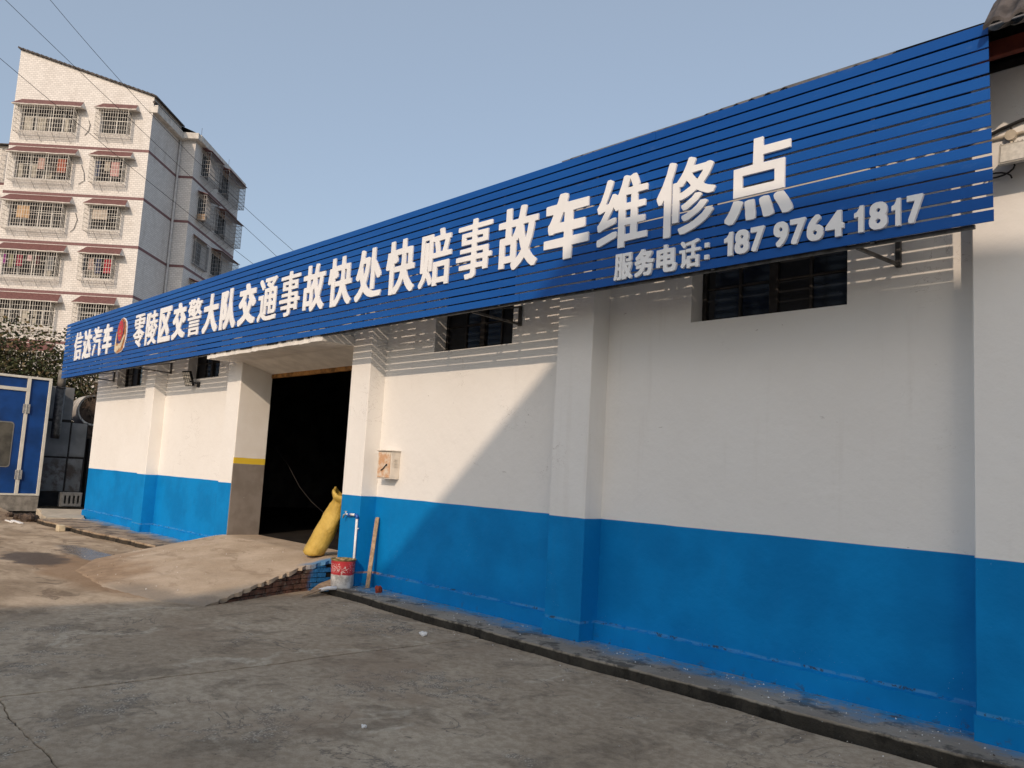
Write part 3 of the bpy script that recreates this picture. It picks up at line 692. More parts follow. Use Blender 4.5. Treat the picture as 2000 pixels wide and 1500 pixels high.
def dp(P, tol):
    if len(P)<3: return P
    a,b_=P[0],P[-1]; d=b_-a; l=np.hypot(*d)
    q=np.abs(d[0]*(P[:,1]-a[1])-d[1]*(P[:,0]-a[0]))/l if l>1e-9 else np.hypot(*(P-a).T)
    i=int(q.argmax())
    if q[i]<=tol: return np.array([a,b_])
    return np.vstack([dp(P[:i+1],tol)[:-1], dp(P[i:],tol)])
GC={}
def glyph_loops(ch, rx, ry):
    if (ch,rx,ry) in GC: return GC[(ch,rx,ry)]
    m,s=glyph_mask(ch); m=dilate(m, rx*s, ry*s); f=blur(m.astype(float),1); f[0]=f[-1]=0; f[:,0]=f[:,-1]=0
    out=[]
    for L in contours(f):
        h=len(L)//2; q=np.vstack([dp(L[:h+1],.55)[:-1], dp(np.vstack([L[h:],L[:1]]),.55)[:-1]])
        if len(q)>=3: out.append(q)
    A=np.vstack(out); lo=A.min(0); hi=A.max(0)
    out=[(q-lo)/(hi-lo) for q in out]; GC[(ch,rx,ry)]=out; return out
def raised(name, loops, x0, x1, z0, z1, y0, y1, mat, parent, stretch=True):
    cu=bpy.data.curves.new('g','CURVE'); cu.dimensions='2D'; cu.fill_mode='BOTH'; cu.extrude=(y1-y0)/2-.0015; cu.bevel_depth=.0015; cu.bevel_resolution=0
    for L in loops:
        sp=cu.splines.new('POLY'); sp.points.add(len(L)-1); sp.use_cyclic_u=True
        for p,q in zip(sp.points,L): p.co=(q[0]*(x1-x0),q[1]*(z1-z0),0,1)
    ob=bpy.data.objects.new('g',cu); C.objects.link(ob); dg=bpy.context.evaluated_depsgraph_get()
    me=bpy.data.meshes.new_from_object(ob.evaluated_get(dg)); bpy.data.objects.remove(ob); bpy.data.curves.remove(cu)
    me.transform(Matrix.Rotation(math.pi/2,4,'X')); me.polygons.foreach_set('use_smooth',[False]*len(me.polygons)); me.materials.clear(); me.materials.append(mat); me.name=name
    w0=_wl(parent); return link(name, me, parent, Vector((x0,(y0+y1)/2,z0))-w0)
DENSE=set('警零赔事陵维修通信'); MID=set('故快话服处汽点')
def put(ch, cx, cz, wd, ht, th=.021, name='sign_character'):
    rx,ry=(.024,.014) if ch in DENSE else ((.036,.022) if ch in MID else (.048,.034))
    if ch in '一': ry=.02
    return raised(name, glyph_loops(ch,rx,ry), cx-wd/2, cx+wd/2, cz-ht/2, cz+ht/2, SY-th, SY-.0005, M['letter'], sign)
for i,ch in enumerate('信达汽车'): put(ch, -20.62+.69*i, 4.055, .57, .655)
T='零陵区交警大队交通事故快处快赔事故车维修点'
for i,ch in enumerate(T):
    f=i/20; put(ch, -16.65+.6725*i, 4.055-.045*f, .575, .655)
for i,ch in enumerate('服务电话'): put(ch, -4.50+.231*i, 3.508, .200, .235, .026)
for z in (3.455,3.555):
    m=MB(); m.cbox(-3.665,-3.625,SY-.026,SY-.0005,z-.02,z+.02,.002); part('sign_character', m, M['letter'], sign)
c8=lambda px: px
def dig(ch,xc,wd): 
    L=glyph_loops(ch,.040,.030) if ch!='1' else [np.array([(.46,0),(1,0),(1,1),(.60,1),(.50,.88),(.28,.78),(0,.74),(0,.58),(.46,.60)])]; wd=wd*(.95 if ch!='1' else .80); raised('sign_digit', L, xc-wd/2, xc+wd/2, 3.432, 3.622, SY-.026, SY-.0005, M['letter'], sign)
DX=[('1', -3.446, 0.092), ('8', -3.328, 0.126), ('7', -3.195, 0.117), ('9', -3.0, 0.12), ('7', -2.866, 0.125), ('6', -2.732, 0.128), ('4', -2.587, 0.139), ('1', -2.413, 0.079), ('8', -2.281, 0.128), ('1', -2.162, 0.07), ('7', -2.04, 0.107)]
for d in DX: dig(*d)
# emblem: shield in a gold wreath
def oval(n,a0=0,a1=2*math.pi,fx=lambda t:math.cos(t),fy=lambda t:math.sin(t)): return np.array([[.5+.5*fx(a0+(a1-a0)*i/n),.5+.5*fy(a0+(a1-a0)*i/n)] for i in range(n)])
shape=np.array([(.28,.0),(.50,.01),(.70,.04),(.86,.12),(.88,.20),(.97,.33),(1.0,.55),(.98,.72),(.90,.86),(.76,.95),(.56,1.0),(.38,.97),(.22,.88),(.12,.75),(.05,.58),(.02,.40),(.0,.25),(.05,.15),(.04,.07),(.12,.02)])
ex0,ex1,ez0,ez1=-17.99,-17.36,3.69,4.42
def em(name,loops,a,b_,c,d,l0,l1,mat,par): return raised(name,loops,ex0+(ex1-ex0)*a,ex0+(ex1-ex0)*b_,ez0+(ez1-ez0)*c,ez0+(ez1-ez0)*d,SY-l1,SY-l0,mat,par)
E0=raised('emblem',[shape],ex0,ex1,ez0,ez1,SY-.02,SY-.0005,M['letter'],sign); E0['label']='oval shield emblem in red, navy and gold with a white rim'
em('emblem_wreath',[shape],.03,.965,.012,.985,.02,.026,M['gold'],E0)
em('emblem_ribbon',[np.array([(0,.1),(.25,0),(.7,.12),(1,.55),(.8,.62),(.45,.3),(.2,.35),(.12,1),(.02,.6)])],.03,.62,.02,.62,.026,.031,M['cream'],E0)
em('emblem_field',[np.array([(.05,.05),(.5,0),(.85,.12),(1,.5),(.9,.85),(.6,1),(.25,.92),(.05,.6)])],.15,.80,.26,.96,.026,.033,M['navy'],E0)
em('emblem_rim',[oval(28)],.235,.75,.33,.945,.033,.037,M['gold'],E0)
em('emblem_shield',[oval(28)],.27,.715,.36,.92,.037,.041,M['red'],E0)
st=np.array([[.5+.5*(1 if k%2==0 else .42)*math.sin(math.pi*k/5),.5+.5*(1 if k%2==0 else .42)*math.cos(math.pi*k/5)] for k in range(10)])
em('emblem_star',[st],.44,.55,.755,.835,.041,.044,M['gold'],E0)
for q in ((.37,.43,.70,.74),(.57,.63,.70,.74)): em('emblem_star',[st],*q,.041,.044,M['gold'],E0)
em('emblem_gate',[np.array([(0,0),(1,0),(1,.35),(.85,.45),(.8,.75),(.95,.8),(.5,1),(.05,.8),(.2,.75),(.15,.45),(0,.35)])],.375,.61,.56,.66,.041,.044,M['gold'],E0)
em('emblem_gate',[np.array([(0,.3),(.5,0),(1,.3),(.95,1),(.5,.7),(.05,1)])],.36,.63,.46,.52,.041,.044,M['gold'],E0)
em('emblem_wreath_fold',[np.array([(0,.2),(.3,0),(1,.85),(.9,1),(.5,.75)])],.50,.92,.08,.50,.031,.035,M['cream'],E0)

# ------------------------------------------------------------------ fittings on the wall
t=thing('meter_box','small cream steel meter box with rust stained door on the wall right of the doorway','meter box',(-8.925,D,1.49))
m=MB(); m.cbox(-9.075,-8.77,6.16,D-.002,1.495,1.855); m.cbox(-9.09,-8.755,6.135,D-.002,1.855,1.868)
part('box_body',m,M['boxpaint'],t)
m=MB(); m.cbox(-9.055,-8.785,6.150,6.159,1.512,1.838,.003); dr=part('door',m,M['mdoor'],t)
m=MB(); m.cbox(-8.86,-8.835,6.135,6.150,1.665,1.69); m.tube([(-8.86,6.142,1.672),(-8.91,6.138,1.63),(-8.96,6.138,1.605)],.007,6); part('latch',m,M['frame'],dr)
for k in range(6):
    m=MB(); m.cbox(-8.770,-8.762,6.20,6.255,1.655+.018*k,1.664+.018*k,.002); part('louvre',m,M['boxpaint'],t)

t=thing('water_tap','white plastic standpipe with chrome tap fixed to the blue pilaster','water tap',(-9.25,6.02,.08))
m=MB(); m.tube([(-9.25,6.02,.10),(-9.25,6.02,.965)],.0165,12); part('pipe',m,M['pvc'],t,True)
m=MB(); m.tube([(-9.25,6.02,.955),(-9.25,6.02,.985),(-9.26,6.015,1.0),(-9.285,6.015,1.002)],.021,12); part('elbow',m,M['bluefit'],t,True)
m=MB(); m.tube([(-9.285,6.015,1.002),(-9.40,6.01,1.0)],.0165,12); part('pipe',m,M['pvc'],t,True)
m=MB(); m.tube([(-9.395,6.01,1.0),(-9.445,6.01,.998)],.022,12); part('coupling',m,M['bluefit'],t,True)
m=MB(); m.tube([(-9.445,6.01,.998),(-9.50,6.0,.998),(-9.515,5.985,.985),(-9.52,5.98,.945)],[.014,.017,.015,.012],12); m.tube([(-9.50,6.0,1.0),(-9.50,6.0,1.03)],.007,8); m.cbox(-9.535,-9.465,5.993,6.007,1.028,1.04); part('tap',m,M['chrome'],t,True)
m=MB()
for z in (.42,.82): m.cbox(-9.272,-9.228,6.03,6.049,z,z+.018)
part('clip',m,M['pvc'],t)

t=thing('work_light','black LED floodlight tilted down beside the small window left of the canopy','floodlight',(-15.62,D,3.12))
c0=Vector((-15.62,6.12,3.13)); nrm=Vector((.35,-.85,-.40)).normalized(); ux=Vector((.85,.35,0)).normalized(); uz=nrm.cross(ux).normalized()
if uz.z<0: uz=-uz
def obox(mb,c,hx,hz,d0,d1):
    P=[c+ux*sx*hx+uz*sz*hz+nrm*d for d in (d0,d1) for sx,sz in((-1,-1),(1,-1),(1,1),(-1,1))]
    mb.add(P,[(0,1,2,3),(4,7,6,5),(0,4,5,1),(1,5,6,2),(2,6,7,3),(3,7,4,0)])
m=MB(); obox(m,c0,.10,.145,-.05,0); part('housing',m,M['lampblack'],t)
m=MB(); obox(m,c0,.086,.130,.0,.006); ln=part('lens',m,M['lens'],t)
m=MB(); obox(m,c0,.088,.006,.006,.009)
for q in (-.05,.0,.05): obox(m,c0+ux*q,.004,.13,.006,.008)
obox(m,c0+uz*.065,.088,.004,.006,.008); obox(m,c0-uz*.065,.088,.004,.006,.008)
part('lens_grid',m,M['lampblack'],ln)
m=MB(); m.bar((-15.57,6.15,3.09),(-15.48,6.29,3.04),.02); m.cbox(-15.52,-15.42,6.27,6.298,2.98,3.08); part('wall_mount',m,M['lampblack'],t)

t=thing('wall_lamp','pale grey finned floodlight on the wall under the roof at the right edge','floodlight',(-1.5,PF,3.95))
m=MB(); m.prism([(5.86,3.985),(6.03,3.96),(6.03,3.90),(5.84,3.83),(5.825,3.84)],'x',-1.645,-1.25); lc=part('housing',m,M['lampcase'],t)
m=MB(); m.add([(-1.63,5.8445,3.967),(-1.265,5.8445,3.967),(-1.265,5.8195,3.850),(-1.63,5.8195,3.850),(-1.63,5.856,3.973),(-1.265,5.856,3.973),(-1.265,5.832,3.844),(-1.63,5.832,3.844)],[(0,1,2,3),(4,7,6,5),(0,4,5,1),(1,5,6,2),(2,6,7,3),(3,7,4,0)]); part('lens',m,M['lens'],t)
for k in range(16):
    m=MB(); x=-1.64+.025*k; m.cbox(x,x+.008,5.86,6.0,3.968,3.990,.002); part('cooling_fin',m,M['lampblack'],t)
m=MB(); m.cbox(-1.50,-1.40,6.02,6.048,3.86,4.0); part('wall_mount',m,M['lampcase'],t)
t=thing('junction_box','round cream junction box joining conduits above the wall lamp','junction box',(-1.61,PF,4.11))
m=MB(); m.tube([(-1.62,6.048,4.105),(-1.62,6.012,4.105)],.036,20); part('box_body',m,M['conduit'],t)
m=MB(); m.tube([(-1.95,6.035,4.115),(-1.655,6.035,4.108)],.011,8); m.tube([(-1.585,6.035,4.108),(-1.2,6.035,4.12)],.011,8); m.tube([(-1.62,6.035,4.07),(-1.62,6.03,4.03),(-1.615,5.98,3.97)],.009,8); part('conduit',m,M['conduit'],t)
m=MB(); m.tube([(-1.62,6.03,4.142),(-1.62,6.03,4.18)],.006,6); part('hook',m,M['frame'],t)
m=MB(); m.tube([(-1.95,6.03,4.10),(-1.80,6.03,4.125),(-1.68,6.03,4.165),(-1.55,6.03,4.195),(-1.35,6.03,4.20),(-1.1,6.03,4.19)],.012,8); single('power_cable',m,M['wire'],(-1.55,6.03,4.15),'thick black cable sagging along the wall above the round junction box','cable')
m=MB(); pts=[(-1.70+.07*math.cos(a)*1.2+.004*a,6.02-.004*a,3.80+.035*math.sin(a)+.012*a) for a in [i*.45 for i in range(17)]]
m.tube([(-1.60,6.03,3.92)]+pts[::-1],.006,6); single('cable_loop',m,M['wire'],(-1.7,6.03,3.8),'thin loose loop of cable hanging below the grey wall lamp','cable')

# ------------------------------------------------------------------ things standing about
def sack():
    base=Vector((-10.08,5.86,.37)); top=Vector((-9.845,6.17,1.25)); t=thing('sack','tall yellow woven sack leaning against the door edge with rumpled open mouth','sack',base)
    m=MB(); n=40; ax=(top-base); L=ax.length; a=ax.normalized(); s1=a.cross(Vector((0,1,0))).normalized(); s2=a.cross(s1)
    prof=[(0,.05),(.01,.11),(.03,.150),(.09,.156),(.22,.158),(.36,.156),(.50,.152),(.62,.147),(.72,.140),(.79,.130),(.83,.122),(.87,.130),(.91,.165),(.95,.20),(.985,.205),(1.0,.185),(.95,.15),(.88,.09),(.84,.03)]
    vs=[]; r=random.Random(4)
    for j,(h,rad) in enumerate(prof):
        for k in range(n):
            th=2*math.pi*k/n; inner=j>15
            w=.05*math.sin(3*th+h*9)+.035*math.sin(5*th-h*14+1)+.022*math.sin(9*th+h*31)
            if h>.72: w+=.07*math.sin(4*th+2+h*5)+.06*math.sin(7*th+1)
            q=rad*.93*(1+w)
            hh=h*L+(.022*math.sin(2*th+.7)+.014*math.sin(5*th) if h>.9 else 0)-(0 if h>.05 else .02*math.cos(th)*0)
            bend=Vector((.012,.010,0))*math.sin(math.pi*min(1,h))*1.0
            p=base+a*hh+s1*q*math.cos(th)*1.0+s2*q*math.sin(th)*.92+bend
            p.z=max(p.z,.405-.0)if h<.3 else p.z
            if h<.3: p.z=max(p.z, rampz(p.x,min(p.y,6.3))+.004)
            vs.append(p)
    fs=[(j*n+k,j*n+(k+1)%n,(j+1)*n+(k+1)%n,(j+1)*n+k) for j in range(len(prof)-1) for k in range(n)]
    fs.append(tuple(range(n-1,-1,-1))); fs.append(tuple((len(prof)-1)*n+k for k in range(n)))
    m.add(vs,fs); part('sack_body',m,M['sack'],t,True)
sack()
bc=(-9.235,5.855,.082)
t=thing('paint_bucket','red and white paint bucket splashed with dried paint at the foot of the tap','bucket',bc)
m=MB(); m.lathe(bc,[(.0,.004),(.132,.004),(.136,.0),(.139,.006),(.1395,.03),(.155,.345),(.157,.35)],36); part('bucket_body',m,M['bucket'],t,True)
m=MB(); m.lathe(bc,[(.157,.345),(.163,.350),(.164,.360),(.159,.366),(.152,.362),(.150,.34),(.142,.16)],36); part('rim',m,M['paintmud'],t,True)
m=MB(); m.lathe(bc,[(.149,.29),(.09,.297),(.0,.285)],28); part('paint_residue',m,M['paintmud'],t,True)
m=MB(); m.tube([(bc[0]-.13,bc[1]-.03,.082+.36),(bc[0]+.05,bc[1]+.03,.082+.335),(bc[0]+.12,bc[1]+.06,.082+.33)],.010,6); part('stirring_stick',m,M['wood'],t)

m=MB(); p0=Vector((-9.055,6.13,.082)); p1=Vector((-9.135,6.262,.985)); a=(p1-p0).normalized(); sx=Vector((.8,.6,0)); sx=(sx-a*sx.dot(a)).normalized(); sy=a.cross(sx)
P=[q+sx*i*.026+sy*j*.012 for q in (p0,p1) for i,j in((-1,-1),(1,-1),(1,1),(-1,1))]; P[4]=P[4]-a*.03
m.add(P,[(0,3,2,1),(4,5,6,7),(0,1,5,4),(1,2,6,5),(2,3,7,6),(3,0,4,7)])
single('wooden_batten',m,M['wood'],tuple(p0),'narrow raw timber batten leaning upright in the corner beside the blue pilaster','plank')
m=MB(); m.rock((-8.66,6.03,.125),.05,3,(.95,.9,.95),5); single('brick_piece',m,M['redbrick'],(-8.66,6.03,.08),'broken lump of red brick on the sidewalk beside the batten','brick')
m=MB(); pts=[(-9.06,5.20),(-9.40,5.62),(-9.52,5.86),(-9.42,5.90),(-9.30,5.78)]; z=[.015,.105,.135,.14,.10]
vs=[(x,y,zz) for (x,y),zz in zip(pts,z)]+[(x,y,zz+.014) for (x,y),zz in zip(pts,z)]
m.add(vs,[(4,3,2,1,0),(5,6,7,8,9)]+[(i,(i+1)%5,5+(i+1)%5,5+i) for i in range(5)]); single('drain_cover',m,M['wood'],(-9.3,5.6,.05),'thin pale board laid over the start of the drain beside the ramp','board')
m=MB(); m.tube([(-9.10,5.70,.10),(-9.17,5.62,.095),(-9.22,5.56,.07),(-9.24,5.49,.055)],[.022,.024,.024,.02],10); single('drain_elbow',m,M['pvc'],(-9.16,5.6,.08),'short white plastic drain elbow poking from under the red and white bucket','pipe',smooth=True)
def crumple(name,c,r,seed,label):
    m=MB(); m.rock((c[0],c[1],r*.45),r,seed,(1.25,.85,.6),7); single(name,m,M['foam'],(c[0],c[1],0),label,'litter')
crumple('crumpled_paper',(-6.60,5.17),.038,2,'larger crumpled white scrap on the concrete near the drain')
crumple('paper_scrap',(-4.46,3.07),.018,8,'tiny white scrap alone on the grey concrete in the foreground')
m=MB(); r=random.Random(77)
for i in range(900):
    if i<420: x=r.uniform(-9.2,2); y=r.uniform(5.74,6.22); z=.085; q=r.uniform(.003,.011)
    elif i<560: x=r.uniform(-9.2,2); y=r.gauss(5.45,.12); z=0; q=r.uniform(.003,.010)
    elif i<760: x=r.uniform(-9,0); y=r.uniform(1,5.4); z=0; q=r.uniform(.002,.007)
    else:
        x=r.uniform(-15,-9.8); y=r.uniform(3.4,6.0); z=max(0,rampz(x,y)) if y<6 else .4; q=r.uniform(.004,.014)
    if y>5.57 and z==0: continue
    P=[(x+r.uniform(-1,1)*q,y+r.uniform(-1,1)*q,z) for _ in range(3)]+[(x+r.uniform(-.4,.4)*q,y,z+q*r.uniform(.6,1.1))]
    m.add(P,[(0,1,2),(0,1,3),(1,2,3),(2,0,3)], 0 if r.random()<.6 else 1)
me=mesh('grit',m,[M['foam'],M['rust']],(0,0,0)); tag(link('grit',me),kind='stuff')
# soft cable inside the doorway
m=MB(); pts=[(-15.2,7.1,2.5),(-14.3,7.2,2.05),(-13.6,7.3,1.60),(-13.2,7.35,1.22),(-12.85,7.4,.99),(-12.4,7.45,.79),(-11.9,7.5,.66),(-11.2,7.5,.58),(-10.3,7.6,.45)]; m.tube(pts,.006,6); single('hanging_hose',m,M['frame'],(-12.4,7.45,.8),'thin grey hose drooping across the dark doorway','hose')

# ------------------------------------------------------------------ far end: rubble, slab, spray booth, duct housing
m=MB(); slab([(-23.9,5.85),(-20.6,5.22),(-20.55,6.0),(-23.7,7.0)],-.1,.12,m,seed=77,amp=.02); single('concrete_step',m,M['pale'],(-22.2,6,0),'pale concrete step in front of the dark panels at the far end','slab')
rr=random.Random(13)
for i,(x,y,r_,lb) in enumerate([(-21.15,5.02,.16,'largest brown rubble lump beside the pale step'),(-21.75,4.95,.12,'middle lump of brown rubble near the blue booth'),(-22.5,4.95,.10,'small lump of brown rubble furthest left by the booth'),(-21.45,5.22,.11,'brown rubble lump tight against the pale step')]):
    m=MB(); m.rock((x,y,r_*.4),r_,i+20,(1.2,1,.7),6); single('rubble',m,M['rust'],(x,y,0),lb,'rubble','lumps of rubble by the far step')
m=MB(); m.cbox(-21.15,-20.35,4.66,4.74,.004,.03); single('white_lath',m,M['foam'],(-20.75,4.7,0),'broken white lath lying in front of the brown rubble','lath')
m=MB(); m.cbox(-21.2,-20.6,4.56,4.60,.004,.03); single('white_lath',m,M['foam'],(-20.9,4.58,0),'shorter white lath nearest the camera in the rubble','lath')
m=MB(); m.cbox(-18.62,-18.42,4.93,5.06,.0,.13,.01); single('stone_block',m,M['kerbstone'],(-18.5,5.0,0),'pale stone block set against the left kerb','block')

BX=-26.0
bt=thing('spray_booth','large blue panelled spray booth with cream frame at the left edge','booth',(-29,4.0,0))
m=MB(); m.cbox(-33,BX-.02,1.4,6.37,-.1,.335,.01); part('base',m,M['plinth'],bt)
m=MB(); m.box(-33,BX-.06,1.4,6.36,.335,3.665); part('body',m,M['boothblue'],bt)
def bf(y0,y1,z0,z1,d=.03): 
    q=MB(); q.cbox(BX-.07,BX+d-.03,y0,y1,z0,z1); return q
for q in ((6.29,6.365,.335,3.665),(5.745,5.835,.335,3.665),(4.62,4.70,.335,3.665)): part('frame_post',bf(*q),M['alu'],bt)
for q in ((5.836,6.289,3.60,3.665),(4.701,5.744,3.60,3.665),(5.836,6.289,.335,.39),(4.701,5.744,.335,.39),(4.701,5.744,3.235,3.33),(1.4,4.619,3.60,3.665)): part('frame_rail',bf(*q),M['alu'],bt)
m=MB(); m.cbox(BX-.066,BX-.045,5.836,6.289,.391,3.599); part('wall_panel',m,M['boothblue'],bt)
m=MB(); m.cbox(BX-.066,BX-.045,4.701,5.744,3.331,3.599); part('fascia_panel',m,M['boothblue'],bt)
m=MB(); m.cbox(BX-.066,BX-.035,4.705,5.74,.395,3.23); dr=part('door',m,M['boothblue'],bt)
def rrect(y0,y1,z0,z1,r,n=5):
    P=[]
    for cy,cz,a0 in ((y1-r,z1-r,0),(y0+r,z1-r,90),(y0+r,z0+r,180),(y1-r,z0+r,270)):
        for i in range(n+1):
            a=math.radians(a0+90*i/n); P.append((cy+r*math.cos(a),cz+r*math.sin(a)))
    return P
m=MB(); m.prism(rrect(4.93,5.55,1.10,2.36,.09),'x',BX-.034,BX-.022); wf=part('window_gasket',m,M['gasket'],dr)
m=MB(); m.prism(rrect(4.96,5.52,1.13,2.33,.07),'x',BX-.0215,BX-.017); part('window_pane',m,M['boothglass'],dr)
for z in (2.62,.78):
    m=MB(); m.cbox(BX+.0005,BX+.012,5.70,5.785,z,z+.26); m.cbox(BX+.0005,BX+.012,5.79,5.875,z,z+.26); m.tube([(BX+.016,5.787,z-.005),(BX+.016,5.787,z+.265)],.013,8); part('hinge',m,M['hinge'],bt)

PX=-26.9; k=PX/-26.3
def sc(y,z): return (y*k, (z-1.62)*k+1.62)
hs=thing('filter_housing','dark grey panelled duct housing in the gap beside the blue booth','cabinet',(-27.3,7.0,0))
m=MB(); m.box(PX-.9,PX-.03,6.42,7.70,0,2.50); m.box(PX-.9,PX-.03,6.42,7.22,2.501,3.54); part('carcass',m,M['frame'],hs)
for (y0,y1,z0,z1) in ((6.38,7.05,2.54,3.48),(6.38,7.04,1.465,2.46),(7.085,7.50,1.475,2.46),(6.40,7.03,.46,1.415),(7.08,7.48,.46,1.415)):
    (a,c),(e,f)=sc(y0,z0),sc(y1,z1); m=MB(); m.cbox(PX-.03,PX,a,e,c,f,.008); part('panel',m,M['panel'],hs)
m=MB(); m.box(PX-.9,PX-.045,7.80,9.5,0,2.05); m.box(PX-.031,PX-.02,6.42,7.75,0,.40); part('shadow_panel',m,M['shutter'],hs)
t=thing('duct_pipe','thick grey vertical duct pipe in front of the dark panels','pipe',(-26.45,6.72,2.1))
m=MB(); m.tube([(-26.45,6.70,1.98),(-26.45,6.71,2.1),(-26.45,6.71,3.45)],[.115,.125,.125],20); part('lower_pipe',m,M['steel'],t,True)
m=MB(); m.tube([(-26.45,6.71,3.46),(-26.45,6.71,3.98)],.108,20); part('upper_pipe',m,M['duct'],t,True)
m=MB(); m.lathe((-26.45,6.71,3.44),[(.13,0),(.135,.01),(.135,.03),(.13,.04)],20); part('clamp',m,M['steel'],t)
t=thing('plastic_crate','grey plastic crate standing on its side below the dark panels','crate',(-26.2,7.3,.03))
yb,ye,zb,zt=7.0,7.56,.03,.44
m=MB(); 
m.box(-26.55,-26.25,yb,ye,zb,zb+.02); m.box(-26.55,-26.25,yb,ye,zt-.02,zt); m.box(-26.55,-26.25,yb,yb+.02,zb+.02,zt-.02); m.box(-26.55,-26.25,ye-.02,ye,zb+.02,zt-.02); m.box(-26.55,-26.53,yb+.02,ye-.02,zb+.02,zt-.02)
part('crate_body',m,M['crate'],t)
m=MB(); n=4; wdt=(ye-yb-.04)/(n*2+1)
for i in range(n+1): m.cbox(-26.25,-26.23,yb+.02+wdt*(2*i),yb+.02+wdt*(2*i+1),zb+.02,zt-.02,.003)
m.cbox(-26.25,-26.231,yb+.02,ye-.02,zb+.02,zb+.09,.003); m.cbox(-26.25,-26.231,yb+.02,ye-.02,zt-.09,zt-.02,.003); part('crate_grille',m,M['crate'],t)
t=thing('metal_drum','pale rusty drum lying on its side behind the dark panels','drum',(-28.6,8.2,2.9))
m=MB(); m.tube([(-28.2,8.2,2.98),(-29.4,8.3,2.98)],.5,28,False); m.tube([(-28.2,8.2,2.98),(-28.24,8.2,2.98)],[.5,.44],28,False); part('shell',m,M['tank'],t,True)
m=MB(); m.tube([(-28.32,8.2,2.98),(-28.36,8.2,2.98)],.47,24); part('drum_end',m,M['rust'],t)
m=MB(); m.box(-29.3,-28.0,7.9,8.6,0,2.47); part('stand',m,M['rust'],t)

# ------------------------------------------------------------------ tree behind the booth
def tree():
    t=thing('tree','sparse olive leaved tree growing behind the blue booth','tree',(-33.2,7.4,0))
    r=random.Random(41); m=MB()
    m.tube([(-33.2,7.4,0),(-33.15,7.35,1.3),(-33.25,7.3,2.4),(-33.2,7.2,4.4)],[.13,.11,.09,.06],9); part('trunk',m,M['bark'],t,True)
    m=MB(); tips=[]
    for i in range(34):
        a=r.uniform(0,6.28); z0=r.uniform(2.4,4.3); ln=r.uniform(1.2,2.7); el=r.uniform(.1,1.25)
        p0=Vector((-33.2,7.3,z0)); d=Vector((math.cos(a)*math.cos(el)*.75,math.sin(a)*math.cos(el)*1.25,math.sin(el)*.92)); pts=[p0]
        for q in range(1,6): pts.append(p0+d*ln*q/5+Vector((r.uniform(-.07,.07),r.uniform(-.07,.07),r.uniform(-.06,.06)+.06*q*.1)))
        m.tube(pts,[.03,.024,.018,.013,.009,.004],5); tips.append(pts)
        for s in range(3):
            j=r.randint(2,4); p=pts[j]; dd=Vector((r.uniform(-1,1),r.uniform(-1,1),r.uniform(-.4,.9))).normalized()*r.uniform(.4,.9); pp=[p,p+dd*.5+Vector((0,0,.03)),p+dd]
            m.tube(pp,[.010,.007,.003],4); tips.append(pp)
    part('branches',m,M['bark'],t)
    vs=[];fs=[];mi=[]
    def leaf(p,s):
        a=r.uniform(0,6.28); el=r.uniform(-.9,.6); d=Vector((math.cos(a)*math.cos(el),math.sin(a)*math.cos(el),math.sin(el))); sd=d.cross(Vector((r.uniform(-1,1),r.uniform(-1,1),r.uniform(-.2,1)))).normalized()*s*.27
        b0=len(vs); vs.extend([p,p+d*s*.45+sd,p+d*s,p+d*s*.45-sd]); fs.append((b0,b0+1,b0+2,b0+3)); mi.append(0 if r.random()<.72 else 1)
    for pts in tips:
        for j in range(1,len(pts)):
            for q in range(16 if pts[j].z<5.1 else 9):
                f=r.random(); p=pts[j-1].lerp(pts[j],f)+Vector((r.gauss(0,.10),r.gauss(0,.10),r.gauss(0,.09)))
                if p.z>1.0: leaf(p, r.uniform(.05,.12))
    for i in range(14000):   # dense lower hedge mass
        y=r.uniform(3.4,10.6); z=4.75+r.triangular(-2.6,1.75,-.3)-.15*abs(y-6.2); x=-33.2+r.gauss(0,.55)
        if math.sin(y*3.1)+math.sin(z*4.3+y)+math.sin(x*3)*.6>-1.5: leaf(Vector((x,y,z)), r.uniform(.10,.20))
    m=MB(); m.v=[tuple(p) for p in vs]; m.f=fs; m.m=mi
    me=mesh('foliage',m,[M['leafA'],M['leafB']],_wl(t),recalc=False); o=link('foliage',me,t); o['kind']='stuff'
tree()
def vine():
    m=MB(); r=random.Random(8)
    for i in range(16):
        p=Vector((-27.9+r.uniform(-.2,.2),8.0+r.uniform(-.5,.5),3.9)); pts=[p]
        for q in range(9): p=p+Vector((r.uniform(-.06,.06),r.uniform(-.14,.14),-r.uniform(.05,.22))); pts.append(p)
        m.tube(pts,.008,4)
    single('bare_vine',m,M['bark'],(-27.9,8.0,2.4),'tangle of bare vine stems hanging in front of the pale drum','vine')
vine()
# boundary wall behind the booth
m=MB(); m.box(-35.6,-35.4,-4,22,-.1,2.3); single('boundary_wall',m,M['neigh'],(-35.5,8,0),'low grey boundary wall glimpsed behind the tree and booth','wall')

